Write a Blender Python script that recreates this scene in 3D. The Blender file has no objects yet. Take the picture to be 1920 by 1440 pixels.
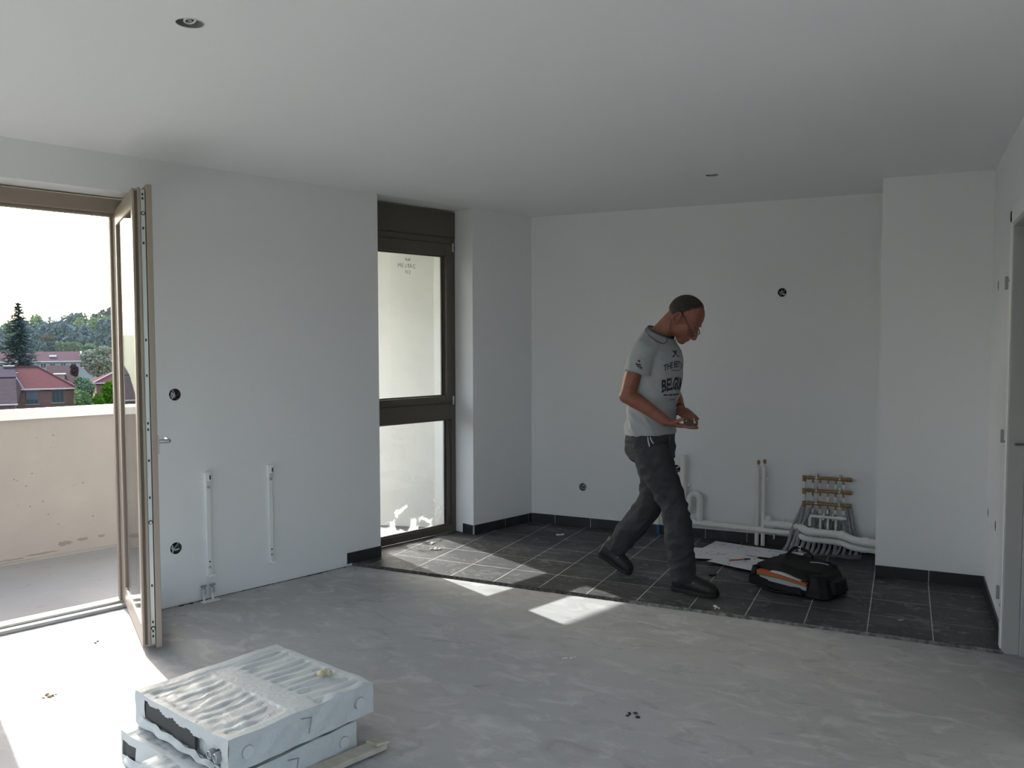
import bpy, bmesh, math, random
import numpy as np
from mathutils import Vector, Matrix
from mathutils.bvhtree import BVHTree
from mathutils import noise as mnoise

random.seed(7); RNG = np.random.default_rng(7)
scene = bpy.context.scene
COL = scene.collection
R = math.radians

# ------------------------------------------------------------------ camera
CAM_H = 1.4975
cam_d = bpy.data.cameras.new('camera')
cam_d.sensor_fit = 'HORIZONTAL'; cam_d.sensor_width = 36.0
cam_d.lens = 1573.49 / 1920 * 36.0
cam_d.clip_start = 0.05; cam_d.clip_end = 1500
cam = bpy.data.objects.new('camera', cam_d); COL.objects.link(cam)
_y, _p, _r = R(25.1419), R(3.0094), R(-0.1025)
_fw = Vector((-math.sin(_y), math.cos(_y), 0)); _rt = Vector((math.cos(_y), math.sin(_y), 0)); _up = Vector((0, 0, 1))
_f2 = _fw * math.cos(_p) - _up * math.sin(_p); _u2 = _up * math.cos(_p) + _fw * math.sin(_p)
_r3 = _rt * math.cos(_r) + _u2 * math.sin(_r); _u3 = _u2 * math.cos(_r) - _rt * math.sin(_r)
_m = Matrix((_r3, _u3, -_f2)).transposed().to_4x4(); _m.translation = (0, 0, CAM_H)
cam.matrix_world = _m
scene.camera = cam

# ------------------------------------------------------------------ sky, sun, exposure
SUN_DIR = Vector((0, 0, 0))          # filled in below (direction the light travels)
W2 = Vector((0.3246, 0.9458, 0)); N2 = Vector((0.9458, -0.3246, 0)); CORNER = Vector((-2.773, 6.282, 0))
def WP(s, n, z=0.0):                 # point in the frame of the slanting left wall: s along it, n into the room
    return CORNER + W2 * s + N2 * n + Vector((0, 0, z))
SUN_DIR = (W2 * -0.136 + N2 + Vector((0, 0, -0.64))).normalized()
to_sun = -SUN_DIR
SUN_EL = math.asin(to_sun.z)
world = bpy.data.worlds.new('world'); scene.world = world; world.use_nodes = True
nt = world.node_tree; nt.nodes.clear()
_o = nt.nodes.new('ShaderNodeOutputWorld'); _b = nt.nodes.new('ShaderNodeBackground'); _s = nt.nodes.new('ShaderNodeTexSky')
_s.sky_type = 'NISHITA'; _s.sun_disc = False; _s.sun_elevation = SUN_EL
_s.sun_rotation = math.atan2(to_sun.x, to_sun.y); _s.dust_density = 4.0; _s.air_density = 1.0; _s.ozone_density = 1.0
_hs = nt.nodes.new('ShaderNodeHueSaturation'); _hs.inputs['Saturation'].default_value = 0.80
nt.links.new(_s.outputs[0], _hs.inputs['Color']); nt.links.new(_hs.outputs[0], _b.inputs[0]); nt.links.new(_b.outputs[0], _o.inputs[0])
_b.inputs[1].default_value = 0.60
sun_d = bpy.data.lights.new('sun', 'SUN'); sun_d.energy = 6.8; sun_d.angle = R(0.53); sun_d.color = (1.0, 0.975, 0.95)
sun = bpy.data.objects.new('sun', sun_d); COL.objects.link(sun)
sun.rotation_euler = SUN_DIR.to_track_quat('-Z', 'Y').to_euler(); sun.location = (-20, 15, 20)
scene.view_settings.view_transform = 'Standard'; scene.view_settings.look = 'None'
scene.view_settings.gamma = 1.0; scene.view_settings.use_curve_mapping = False
scene.view_settings.exposure = 0.39
scene.cycles.max_bounces = 12; scene.cycles.diffuse_bounces = 8; scene.cycles.transparent_max_bounces = 24
scene.cycles.caustics_reflective = False; scene.cycles.caustics_refractive = False

# ------------------------------------------------------------------ materials
MATS = {}
def mat(name, col, rough=0.6, metal=0.0, noise=None, bump=None, spec=0.5, col2=None, extra=None):
    """noise=(scale, detail, low, high) mixes col -> col2 ; bump=(scale, strength, distance)"""
    if name in MATS: return MATS[name]
    m = bpy.data.materials.new(name); m.use_nodes = True; t = m.node_tree
    b = t.nodes['Principled BSDF']
    b.inputs['Base Color'].default_value = (*col, 1); b.inputs['Roughness'].default_value = rough
    b.inputs['Metallic'].default_value = metal; b.inputs['Specular IOR Level'].default_value = spec
    tc = t.nodes.new('ShaderNodeNewGeometry')
    src = tc.outputs['Position']
    if noise:
        n = t.nodes.new('ShaderNodeTexNoise'); n.inputs['Scale'].default_value = noise[0]; n.inputs['Detail'].default_value = noise[1]
        n.inputs['Roughness'].default_value = 0.6
        r = t.nodes.new('ShaderNodeValToRGB'); r.color_ramp.elements[0].position = noise[2]; r.color_ramp.elements[1].position = noise[3]
        r.color_ramp.elements[0].color = (*col, 1); r.color_ramp.elements[1].color = (*(col2 or col), 1)
        t.links.new(src, n.inputs['Vector']); t.links.new(n.outputs['Fac'], r.inputs['Fac']); t.links.new(r.outputs['Color'], b.inputs['Base Color'])
    if bump:
        n2 = t.nodes.new('ShaderNodeTexNoise'); n2.inputs['Scale'].default_value = bump[0]; n2.inputs['Detail'].default_value = 4
        bp = t.nodes.new('ShaderNodeBump'); bp.inputs['Strength'].default_value = bump[1]; bp.inputs['Distance'].default_value = bump[2]
        t.links.new(src, n2.inputs['Vector']); t.links.new(n2.outputs['Fac'], bp.inputs['Height']); t.links.new(bp.outputs['Normal'], b.inputs['Normal'])
    MATS[name] = m
    return m

def layered(name, base, layers, rough=0.8, bump=None, spec=0.3, rough2=None):
    """layers: list of (scale(vec or float), detail, lo, hi, colour, distortion) painted over one another through noise masks"""
    m = bpy.data.materials.new(name); m.use_nodes = True; t = m.node_tree; b = t.nodes['Principled BSDF']
    b.inputs['Roughness'].default_value = rough; b.inputs['Specular IOR Level'].default_value = spec
    g = t.nodes.new('ShaderNodeNewGeometry')
    prev = t.nodes.new('ShaderNodeRGB'); prev.outputs[0].default_value = (*base, 1); out = prev.outputs[0]
    for i, (sc, det, lo, hi, colr, dist) in enumerate(layers):
        mp = t.nodes.new('ShaderNodeMapping')
        mp.inputs['Location'].default_value = (i * 13.7, i * 5.1, i * 3.3)
        if isinstance(sc, (int, float)): sc = (sc, sc, sc)
        mp.inputs['Scale'].default_value = sc
        n = t.nodes.new('ShaderNodeTexNoise'); n.inputs['Scale'].default_value = 1.0; n.inputs['Detail'].default_value = det
        n.inputs['Roughness'].default_value = 0.62; n.inputs['Distortion'].default_value = dist
        mr = t.nodes.new('ShaderNodeMapRange'); mr.inputs['From Min'].default_value = lo; mr.inputs['From Max'].default_value = hi
        mx = t.nodes.new('ShaderNodeMix'); mx.data_type = 'RGBA'
        t.links.new(g.outputs['Position'], mp.inputs['Vector']); t.links.new(mp.outputs[0], n.inputs['Vector'])
        t.links.new(n.outputs['Fac'], mr.inputs['Value']); t.links.new(mr.outputs[0], mx.inputs['Factor'])
        t.links.new(out, mx.inputs['A']); mx.inputs['B'].default_value = (*colr, 1); out = mx.outputs['Result']
    t.links.new(out, b.inputs['Base Color'])
    if bump:
        n2 = t.nodes.new('ShaderNodeTexNoise'); n2.inputs['Scale'].default_value = bump[0]; n2.inputs['Detail'].default_value = 5
        bp = t.nodes.new('ShaderNodeBump'); bp.inputs['Strength'].default_value = bump[1]; bp.inputs['Distance'].default_value = bump[2]
        t.links.new(g.outputs['Position'], n2.inputs['Vector']); t.links.new(n2.outputs['Fac'], bp.inputs['Height']); t.links.new(bp.outputs['Normal'], b.inputs['Normal'])
    MATS[name] = m
    return m

def glass_mat(name, tint=(0.96, 0.98, 0.97), dirt=None):
    m = bpy.data.materials.new(name); m.use_nodes = True; t = m.node_tree
    for n in list(t.nodes): t.nodes.remove(n)
    o = t.nodes.new('ShaderNodeOutputMaterial'); tr = t.nodes.new('ShaderNodeBsdfTransparent'); gl = t.nodes.new('ShaderNodeBsdfGlossy')
    gl.inputs['Roughness'].default_value = 0.0; tr.inputs['Color'].default_value = (*tint, 1)
    fr = t.nodes.new('ShaderNodeFresnel'); gg = t.nodes.new('ShaderNodeNewGeometry'); mi = t.nodes.new('ShaderNodeMapRange')
    mi.inputs['To Min'].default_value = 1.5; mi.inputs['To Max'].default_value = 1 / 1.5      # same reflectance on both faces of the thin pane
    t.links.new(gg.outputs['Backfacing'], mi.inputs['Value']); t.links.new(mi.outputs[0], fr.inputs['IOR'])
    mx = t.nodes.new('ShaderNodeMixShader')
    t.links.new(fr.outputs[0], mx.inputs[0]); t.links.new(tr.outputs[0], mx.inputs[1]); t.links.new(gl.outputs[0], mx.inputs[2])
    last = mx.outputs[0]
    if dirt:
        g = t.nodes.new('ShaderNodeNewGeometry'); sep = t.nodes.new('ShaderNodeSeparateXYZ'); t.links.new(g.outputs['Position'], sep.inputs[0])
        n = t.nodes.new('ShaderNodeTexNoise'); n.inputs['Scale'].default_value = dirt[0]; n.inputs['Detail'].default_value = 7; n.inputs['Distortion'].default_value = 0.6
        t.links.new(g.outputs['Position'], n.inputs['Vector'])
        mr = t.nodes.new('ShaderNodeMapRange'); mr.inputs['From Min'].default_value = dirt[1]; mr.inputs['From Max'].default_value = dirt[2]
        mr.inputs['To Min'].default_value = 0.30; mr.inputs['To Max'].default_value = -0.30
        t.links.new(sep.outputs['Z'], mr.inputs['Value'])
        ad = t.nodes.new('ShaderNodeMath'); ad.operation = 'ADD'; t.links.new(n.outputs['Fac'], ad.inputs[0]); t.links.new(mr.outputs[0], ad.inputs[1])
        st = t.nodes.new('ShaderNodeMapRange'); st.inputs['From Min'].default_value = 0.66; st.inputs['From Max'].default_value = 0.74
        st.inputs['To Max'].default_value = dirt[3]
        t.links.new(ad.outputs[0], st.inputs['Value'])
        df = t.nodes.new('ShaderNodeBsdfTranslucent'); df.inputs['Color'].default_value = (0.9, 0.9, 0.88, 1)
        df2 = t.nodes.new('ShaderNodeBsdfDiffuse'); df2.inputs['Color'].default_value = (0.9, 0.9, 0.88, 1)
        m0 = t.nodes.new('ShaderNodeMixShader'); m0.inputs[0].default_value = 0.5; t.links.new(df.outputs[0], m0.inputs[1]); t.links.new(df2.outputs[0], m0.inputs[2])
        m2 = t.nodes.new('ShaderNodeMixShader'); t.links.new(st.outputs[0], m2.inputs[0]); t.links.new(last, m2.inputs[1]); t.links.new(m0.outputs[0], m2.inputs[2])
        last = m2.outputs[0]
    t.links.new(last, o.inputs['Surface'])
    MATS[name] = m
    return m

M_wall = mat('wall_paint', (0.785, 0.792, 0.812), 0.9, bump=(180, 0.06, 0.002), spec=0.2)
M_ceil = mat('ceiling_paint', (0.805, 0.81, 0.828), 0.95, bump=(150, 0.04, 0.002), spec=0.1)
M_conc = layered('concrete_screed', (0.398, 0.396, 0.402), [
    ((1.1, 1.6, 1.0), 5, 0.40, 0.70, (0.456, 0.455, 0.462), 0.6), ((5.0, 8.0, 5.0), 7, 0.50, 0.72, (0.54, 0.54, 0.54), 1.2),
    ((4.0, 7.0, 4.0), 6, 0.56, 0.74, (0.31, 0.30, 0.298), 1.0), ((60, 60, 60), 2, 0.70, 0.78, (0.62, 0.62, 0.61), 0.0)], rough=0.75, bump=(40, 0.10, 0.004))
M_balc = layered('balcony_concrete', (0.24, 0.24, 0.245), [((1.5, 1.5, 1.5), 6, 0.45, 0.7, (0.275, 0.27, 0.268), 0.5), ((9, 9, 9), 5, 0.6, 0.75, (0.18, 0.175, 0.175), 0.5)], rough=0.85, bump=(40, 0.1, 0.004))
M_par = layered('parapet_concrete', (0.27, 0.248, 0.228), [((1.5, 1.5, 1.5), 6, 0.45, 0.7, (0.295, 0.272, 0.25), 0.4), ((14, 14, 14), 4, 0.72, 0.78, (0.20, 0.18, 0.16), 0.2), ((6, 6, 16), 4, 0.66, 0.78, (0.22, 0.20, 0.18), 0.8)], rough=0.9, bump=(60, 0.08, 0.004))
M_plast = mat('plaster_render', (0.84, 0.84, 0.80), 0.9, noise=(3, 6, 0.45, 0.65), col2=(0.78, 0.78, 0.74), bump=(90, 0.05, 0.003))
M_tile = layered('slate_tile', (0.037, 0.038, 0.041), [((2.2, 3.2, 2), 6, 0.46, 0.74, (0.095, 0.095, 0.097), 0.7), ((9, 14, 9), 7, 0.54, 0.74, (0.20, 0.20, 0.20), 1.4), ((34, 34, 34), 3, 0.66, 0.74, (0.28, 0.28, 0.27), 0.6)], rough=0.55, bump=(25, 0.08, 0.003), spec=0.4)
M_skirt = mat('skirting_slate', (0.022, 0.023, 0.026), 0.4, noise=(9, 5, 0.5, 0.75), col2=(0.045, 0.045, 0.047))
M_grout = mat('grout', (0.42, 0.42, 0.42), 0.9, noise=(9, 4, 0.35, 0.65), col2=(0.68, 0.68, 0.67))
M_mortar = mat('mortar_edge', (0.045, 0.042, 0.038), 0.95, noise=(40, 5, 0.4, 0.65), col2=(0.13, 0.12, 0.11), bump=(80, 0.5, 0.01))
M_frame_shaded = mat('frame_lacquer_shaded', (0.115, 0.098, 0.080), 0.45, spec=0.4)  # frame lacquer, darkened in colour for the window standing in shade
M_frame_lit = mat('frame_lacquer_lit', (0.32, 0.265, 0.22), 0.45, spec=0.5)  # the same frame lacquer, lightened in colour for the brightly lit door
M_seal = mat('rubber_seal', (0.02, 0.02, 0.022), 0.6)
M_steel = mat('zinc_steel', (0.55, 0.58, 0.58), 0.42, metal=0.75)
M_alu = mat('satin_aluminium', (0.50, 0.50, 0.51), 0.32, metal=1.0)
M_whitepaint = mat('white_enamel', (0.80, 0.80, 0.80), 0.4)
M_pvc = mat('white_pvc', (0.72, 0.73, 0.71), 0.45)
M_pvcgrey = mat('grey_conduit', (0.30, 0.31, 0.32), 0.55, noise=(60, 2, 0.4, 0.6), col2=(0.24, 0.25, 0.26))
M_brass = mat('raw_brass', (0.33, 0.20, 0.085), 0.45, metal=0.45, noise=(40, 3, 0.4, 0.7), col2=(0.24, 0.14, 0.06))
M_black = mat('black_plastic', (0.012, 0.012, 0.013), 0.45)
M_dark = mat('dark_cavity', (0.03, 0.03, 0.03), 0.9)
M_metalframe = mat('primed_metal', (0.46, 0.46, 0.46), 0.5)
M_glass = glass_mat('clear_glass')
M_glass_d = glass_mat('stained_glass', dirt=(6.5, 0.0, 0.62, 0.6))

# ------------------------------------------------------------------ object helpers
def put(o, parent=None, label=None, cat=None, group=None, kind=None):
    if parent is not None: o.parent = parent
    if label: o['label'] = label
    if cat: o['category'] = cat
    if group: o['group'] = group
    if kind: o['kind'] = kind
    return o
def empty(name, loc, label, cat, group=None, kind=None):
    e = bpy.data.objects.new(name, None); COL.objects.link(e); e.location = loc; e.empty_display_size = 0.1
    return put(e, None, label, cat, group, kind)
def wloc(o):
    v = Vector(o.location)
    while o.parent is not None: o = o.parent; v = v + Vector(o.location)
    return v

class MB:
    """collects geometry in world coordinates; build() links it as one mesh object"""
    def __init__(s): s.v = []; s.f = []
    def add(s, vs, fs):
        o = len(s.v); s.v += [tuple(v) for v in vs]; s.f += [tuple(i + o for i in f) for f in fs]; return s
    def box(s, a, b):                      # axis-aligned
        x0, y0, z0 = a; x1, y1, z1 = b
        return s.prism([(x0, y0), (x1, y0), (x1, y1), (x0, y1)], z0, z1)
    def prism(s, poly, z0, z1):
        n = len(poly); ar = sum(poly[i][0] * poly[(i + 1) % n][1] - poly[(i + 1) % n][0] * poly[i][1] for i in range(n))
        if ar < 0: poly = poly[::-1]
        vs = [(p[0], p[1], z0) for p in poly] + [(p[0], p[1], z1) for p in poly]
        fs = [tuple(range(n - 1, -1, -1)), tuple(range(n, 2 * n))] + [(i, (i + 1) % n, n + (i + 1) % n, n + i) for i in range(n)]
        return s.add(vs, fs)
    def obox(s, c, ex, ey, ez):            # oriented: centre and three half-extent vectors
        c, ex, ey, ez = Vector(c), Vector(ex), Vector(ey), Vector(ez)
        vs = [c + ex * i + ey * j + ez * k for k in (-1, 1) for j in (-1, 1) for i in (-1, 1)]
        fs = [(0, 2, 3, 1), (4, 5, 7, 6), (0, 1, 5, 4), (2, 6, 7, 3), (0, 4, 6, 2), (1, 3, 7, 5)]
        if ex.cross(ey).dot(ez) < 0: fs = [f[::-1] for f in fs]
        return s.add(vs, fs)
    def wbox(s, s0, s1, n0, n1, z0, z1):   # box in the slanting wall frame
        return s.obox(WP((s0 + s1) / 2, (n0 + n1) / 2, (z0 + z1) / 2), W2 * (s1 - s0) / 2, N2 * (n1 - n0) / 2, (0, 0, (z1 - z0) / 2))
    def tube(s, pts, r, seg=12, cap=True, flat=None):
        pts = [Vector(p) for p in pts]; n = len(pts)
        rs = r if isinstance(r, (list, tuple)) else [r] * n
        t0 = (pts[1] - pts[0]).normalized(); ref = Vector((0, 0, 1)) if abs(t0.z) < 0.9 else Vector((1, 0, 0))
        u = t0.cross(ref).normalized(); rings = []; vs = []
        for i, p in enumerate(pts):
            t = (pts[min(i + 1, n - 1)] - pts[max(i - 1, 0)]).normalized()
            u = (u - t * u.dot(t)).normalized(); w = t.cross(u)
            for k in range(seg):
                a = 2 * math.pi * k / seg; vs.append(p + (u * math.cos(a) + w * math.sin(a)) * rs[i])
        fs = [(i * seg + k, i * seg + (k + 1) % seg, (i + 1) * seg + (k + 1) % seg, (i + 1) * seg + k) for i in range(n - 1) for k in range(seg)]
        if cap: fs += [tuple(range(seg - 1, -1, -1)), tuple(range((n - 1) * seg, n * seg))]
        return s.add(vs, fs)
    def loft(s, secs, seg=20, cap=True):   # secs: (centre, vecA, vecB) elliptical sections
        vs = []; n = len(secs)
        for c, a, b in secs:
            c, a, b = Vector(c), Vector(a), Vector(b)
            for k in range(seg):
                t = 2 * math.pi * k / seg; vs.append(c + a * math.cos(t) + b * math.sin(t))
        fs = [(i * seg + k, i * seg + (k + 1) % seg, (i + 1) * seg + (k + 1) % seg, (i + 1) * seg + k) for i in range(n - 1) for k in range(seg)]
        if cap: fs += [tuple(range(seg - 1, -1, -1)), tuple(range((n - 1) * seg, n * seg))]
        return s.add(vs, fs)
    def ell(s, c, a, b, d, nu=18, nv=12):  # ellipsoid with three semi-axis vectors
        c, a, b, d = Vector(c), Vector(a), Vector(b), Vector(d); vs = [c - d]
        for j in range(1, nv):
            ph = math.pi * j / nv
            for k in range(nu):
                t = 2 * math.pi * k / nu; vs.append(c - d * math.cos(ph) + (a * math.cos(t) + b * math.sin(t)) * math.sin(ph))
        vs.append(c + d); fs = [(0, 1 + (k + 1) % nu, 1 + k) for k in range(nu)]
        for j in range(nv - 2): fs += [(1 + j * nu + k, 1 + j * nu + (k + 1) % nu, 1 + (j + 1) * nu + (k + 1) % nu, 1 + (j + 1) * nu + k) for k in range(nu)]
        e = len(vs) - 1; b0 = 1 + (nv - 2) * nu; fs += [(b0 + k, b0 + (k + 1) % nu, e) for k in range(nu)]
        return s.add(vs, fs)
    def mesh(s, name, off=Vector((0, 0, 0))):
        me = bpy.data.meshes.new(name); me.from_pydata([(v[0] - off[0], v[1] - off[1], v[2] - off[2]) for v in s.v], [], s.f); me.update()
        bm = bmesh.new(); bm.from_mesh(me); bmesh.ops.recalc_face_normals(bm, faces=bm.faces); bm.to_mesh(me); bm.free()
        return me
    def build(s, name, m, parent=None, label=None, cat=None, group=None, kind=None, smooth=False, bevel=0.0, loc=None):
        if parent is not None: off = wloc(parent)
        elif loc is not None: off = Vector(loc)
        else:
            a = np.array(s.v); off = Vector(((a[:, 0].min() + a[:, 0].max()) / 2, (a[:, 1].min() + a[:, 1].max()) / 2, a[:, 2].min()))
        me = s.mesh(name, off); me.materials.append(m)
        if smooth:
            me.polygons.foreach_set('use_smooth', [True] * len(me.polygons))
        o = bpy.data.objects.new(name, me); COL.objects.link(o)
        if parent is None: o.location = off
        put(o, parent, label, cat, group, kind)
        if bevel > 0:
            bv = o.modifiers.new('bevel', 'BEVEL'); bv.width = bevel; bv.segments = 2; bv.limit_method = 'ANGLE'
        if smooth and len(me.polygons) > 8:
            es = o.modifiers.new('edges', 'EDGE_SPLIT'); es.split_angle = R(50)
        return o

def remeshed(mb, name, m, voxel, smooth_iter=4, parent=None, off=None, **kw):
    """union of overlapping closed pieces -> one continuous skin"""
    off = wloc(parent) if parent is not None else Vector(off or (0, 0, 0))
    me = mb.mesh(name, off); o = bpy.data.objects.new(name, me); COL.objects.link(o)
    rm = o.modifiers.new('r', 'REMESH'); rm.mode = 'VOXEL'; rm.voxel_size = voxel; rm.use_smooth_shade = True
    if smooth_iter:
        sm = o.modifiers.new('s', 'SMOOTH'); sm.factor = 0.5; sm.iterations = smooth_iter
    dg = bpy.context.evaluated_depsgraph_get(); dg.update()
    me2 = bpy.data.meshes.new_from_object(o.evaluated_get(dg)); me2.name = name
    o.modifiers.clear(); o.data = me2; bpy.data.meshes.remove(me)
    me2.materials.clear(); me2.materials.append(m)
    me2.polygons.foreach_set('use_smooth', [True] * len(me2.polygons)); me2.update()
    if parent is None: o.location = off
    put(o, parent, **kw)
    return o

def circle2(c, r, n=20): return [(c[0] + r * math.cos(2 * math.pi * k / n), c[1] + r * math.sin(2 * math.pi * k / n)) for k in range(n)]
def panel(name, outline, holes, org, eu, ev, en, thick, m, **kw):
    """slab with its front face in the (eu, ev) plane, holes cut through, thickness along -en"""
    org, eu, ev, en = Vector(org), Vector(eu), Vector(ev), Vector(en)
    bm = bmesh.new(); edges = []
    for loop in [outline] + holes:
        vs = [bm.verts.new(org + eu * a + ev * b) for a, b in loop]
        edges += [bm.edges.new((vs[i], vs[(i + 1) % len(vs)])) for i in range(len(vs))]
    bmesh.ops.triangle_fill(bm, use_beauty=True, use_dissolve=False, edges=edges, normal=en)
    faces = bm.faces[:]
    ret = bmesh.ops.extrude_face_region(bm, geom=faces)
    vs = [g for g in ret['geom'] if isinstance(g, bmesh.types.BMVert)]
    bmesh.ops.translate(bm, verts=vs, vec=-en * thick)
    bmesh.ops.recalc_face_normals(bm, faces=bm.faces)
    me = bpy.data.meshes.new(name); bm.to_mesh(me); bm.free(); me.materials.append(m)
    o = bpy.data.objects.new(name, me); COL.objects.link(o)
    return put(o, **kw)
def rect(a0, a1, b0, b1): return [(a0, b0), (a1, b0), (a1, b1), (a0, b1)]
def clip(poly, nx, ny, c):                # keep nx*x + ny*y >= c
    out = []
    for i in range(len(poly)):
        p, q = poly[i], poly[(i + 1) % len(poly)]; dp = nx * p[0] + ny * p[1] - c; dq = nx * q[0] + ny * q[1] - c
        if dp >= 0: out.append(p)
        if (dp >= 0) != (dq >= 0):
            t = dp / (dp - dq); out.append((p[0] + (q[0] - p[0]) * t, p[1] + (q[1] - p[1]) * t))
    return out
def arc(c, r, a0, a1, ex, ez, n=8):
    return [Vector(c) + Vector(ex) * (r * math.cos(a0 + (a1 - a0) * i / n)) + Vector(ez) * (r * math.sin(a0 + (a1 - a0) * i / n)) for i in range(n + 1)]
def smoothpath(pts, n=6):                  # Catmull-Rom
    P = [Vector(p) for p in pts]; P = [P[0] * 2 - P[1]] + P + [P[-1] * 2 - P[-2]]; out = []
    for i in range(1, len(P) - 2):
        for k in range(n):
            t = k / n; a, b, c, d = P[i - 1], P[i], P[i + 1], P[i + 2]
            out.append(0.5 * ((2 * b) + (c - a) * t + (2 * a - 5 * b + 4 * c - d) * t * t + (3 * b - a - 3 * c + d) * t ** 3))
    return out + [P[-2]]

# ================================================================== the room
YB, XR, YC, XC, ZC, ZF = 6.285, 0.455, 5.72, -0.15, 2.49, -0.018
SREAR = -8.2; YREAR = -1.0
X = Vector((1, 0, 0)); Y = Vector((0, 1, 0)); Z = Vector((0, 0, 1))

# wall_left: opening for the balcony door, the kitchen window, an added wide window beyond the frame, three cable boxes
SB = [(-2.967, 1.192), (-2.981, 0.316)]
wall_left = panel('wall_left', rect(SREAR, 0.25, -0.3, 2.75),
    [rect(-4.02, -3.13, -0.2, 2.295), rect(-1.541, -0.656, -0.1, 2.488), rect(-7.5, -4.50, -0.2, 2.40)] + [circle2(b, 0.034) for b in SB],
    WP(0, 0), W2, Z, N2, 0.36, M_wall, kind='structure')
BB = [(-0.812, 1.833), (-2.325, 0.319), (-1.566, 0.514)]
wall_back = panel('wall_back', rect(-2.9, XR + 0.3, -0.3, 2.75), [circle2(b, 0.031) for b in BB], (0, YB, 0), X, Z, -Y, 0.25, M_wall, kind='structure')
MB().box((XC, YC, -0.3), (XR + 0.02, YB + 0.01, 2.75)).build('wall_casing', M_wall, kind='structure')
RBX = [(-5.37, 1.792), (-5.60, 0.480), (-5.16, 0.490)]
wall_right = panel('wall_right', rect(-6.4, 1.2, -0.3, 2.75), [rect(-4.62, -3.60, -0.2, 2.045), rect(-1.85, -0.15, 0.05, 2.35)] + [circle2(b, 0.030) for b in RBX], (XR, 0, 0), -Y, Z, -X, 0.14, M_wall, kind='structure')
panel('wall_rear', rect(-6.5, 2.0, -0.3, 2.75), [rect(-4.95, -1.10, 0.05, 2.44)], (0, YREAR, 0), X, Z, Y, 0.3, M_wall, kind='structure')
CH = [((-2.051, 2.001), 0.043), ((-1.083, 5.157), 0.040)]
_l0 = WP(0.25, -0.1); _l1 = WP(SREAR, -0.1)
panel('ceiling', [(_l0.x, _l0.y), (_l1.x, _l1.y), (0.62, _l1.y), (0.62, _l0.y)], [circle2(c, r, 28) for c, r in CH], (0, 0, ZC), X, Y, -Z, 0.25, M_ceil, kind='structure')
# concrete screed
_f1 = WP(SREAR, -0.36); _f0 = WP(0.3, -0.36)
floor = MB().prism([(_f0.x, _f0.y), (_f1.x, _f1.y), (2.3, _f1.y), (2.3, _f0.y)], -0.30, ZF).build('floor', M_conc, kind='structure', loc=(0, 0, 0))
# hall seen through the doorway on the right
MB().box((2.0, 2.0, -0.3), (2.15, 6.3, 2.75)).build('wall_hall', M_wall, kind='structure')
MB().box((XR + 0.14, 5.6, -0.3), (2.0, 5.75, 2.75)).build('wall_hall_end', M_wall, kind='structure')
MB().box((XR + 0.14, 1.9, -0.3), (2.0, 2.0, 2.75)).build('wall_hall_near', M_wall, kind='structure')
MB().box((XR + 0.165, 1.9, ZC), (2.15, 5.75, ZC + 0.2)).build('ceiling_hall', M_ceil, kind='structure')

# jagged joint where the screed meets the left wall
def crack(name, s0, s1, n, amp, parent):
    mb = MB(); a = []; b = []
    for i in range(n + 1):
        s = s0 + (s1 - s0) * i / n; off = 0.003 + random.random() * amp
        a.append(WP(s, -0.002, ZF + 0.0015)); b.append(WP(s, off, ZF + 0.0015))
    mb.add(a + b, [(i, i + 1, n + 2 + i, n + 1 + i) for i in range(n)])
    return mb.build(name, M_dark, parent)
crack('wall_joint', -3.1, -1.80, 90, 0.014, floor); crack('wall_joint', -2.98, -2.8, 16, 0.030, floor); crack('wall_joint', -2.15, -1.82, 30, 0.022, floor)

# ------------------------------------------------------------------ tiled kitchen floor
PX, PY, TX0, TY0 = 0.3052, 0.3040, -2.594, 4.602
lp0 = WP((TY0 - 6.282) / W2.y, 0); lp1 = WP(0, 0)
r0, r1 = WP(-1.541, -0.20), WP(-0.656, -0.20)
bed_poly = [(lp0.x, lp0.y), (XR, lp0.y), (XR, YC), (XC, YC), (XC, YB), (lp1.x, lp1.y), tuple(WP(-0.656, 0))[:2], (r1.x, r1.y), (r0.x, r0.y), tuple(WP(-1.541, 0))[:2]]
tiled = MB().prism(bed_poly, ZF - 0.002, -0.0005).build('floor_kitchen', M_grout, kind='structure', loc=(-1.2, 5.4, 0))
g = 0.0026
for i in range(-3, 11):
    for j in range(0, 6):
        x0, x1 = TX0 + PX * i + g, TX0 + PX * (i + 1) - g; y0, y1 = TY0 + PY * j + (0.0 if j == 0 else g), TY0 + PY * (j + 1) - g
        x1 = min(x1, XR - 0.001); y1 = min(y1, YB - 0.001)
        if x0 > XC - 0.05: y1 = min(y1, YC - 0.001)
        if x1 - x0 < 0.01 or y1 - y0 < 0.01: continue
        cell = [(x0, y0), (x1, y0), (x1, y1), (x0, y1)]
        cn = N2.x * CORNER.x + N2.y * CORNER.y; cs = W2.x * CORNER.x + W2.y * CORNER.y
        mb = MB()
        main = clip(cell, N2.x, N2.y, cn + 0.0)
        dz = random.uniform(-0.0002, 0.0003)
        if len(main) > 2: mb.prism(main, ZF, dz)
        rev = clip(clip(clip(clip(cell, -N2.x, -N2.y, -cn), N2.x, N2.y, cn - 0.20), W2.x, W2.y, cs - 1.541), -W2.x, -W2.y, -(cs - 0.656))
        if len(rev) > 2: mb.prism(rev, ZF, dz)
        if mb.v: mb.build('tile', M_tile, tiled)
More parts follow.
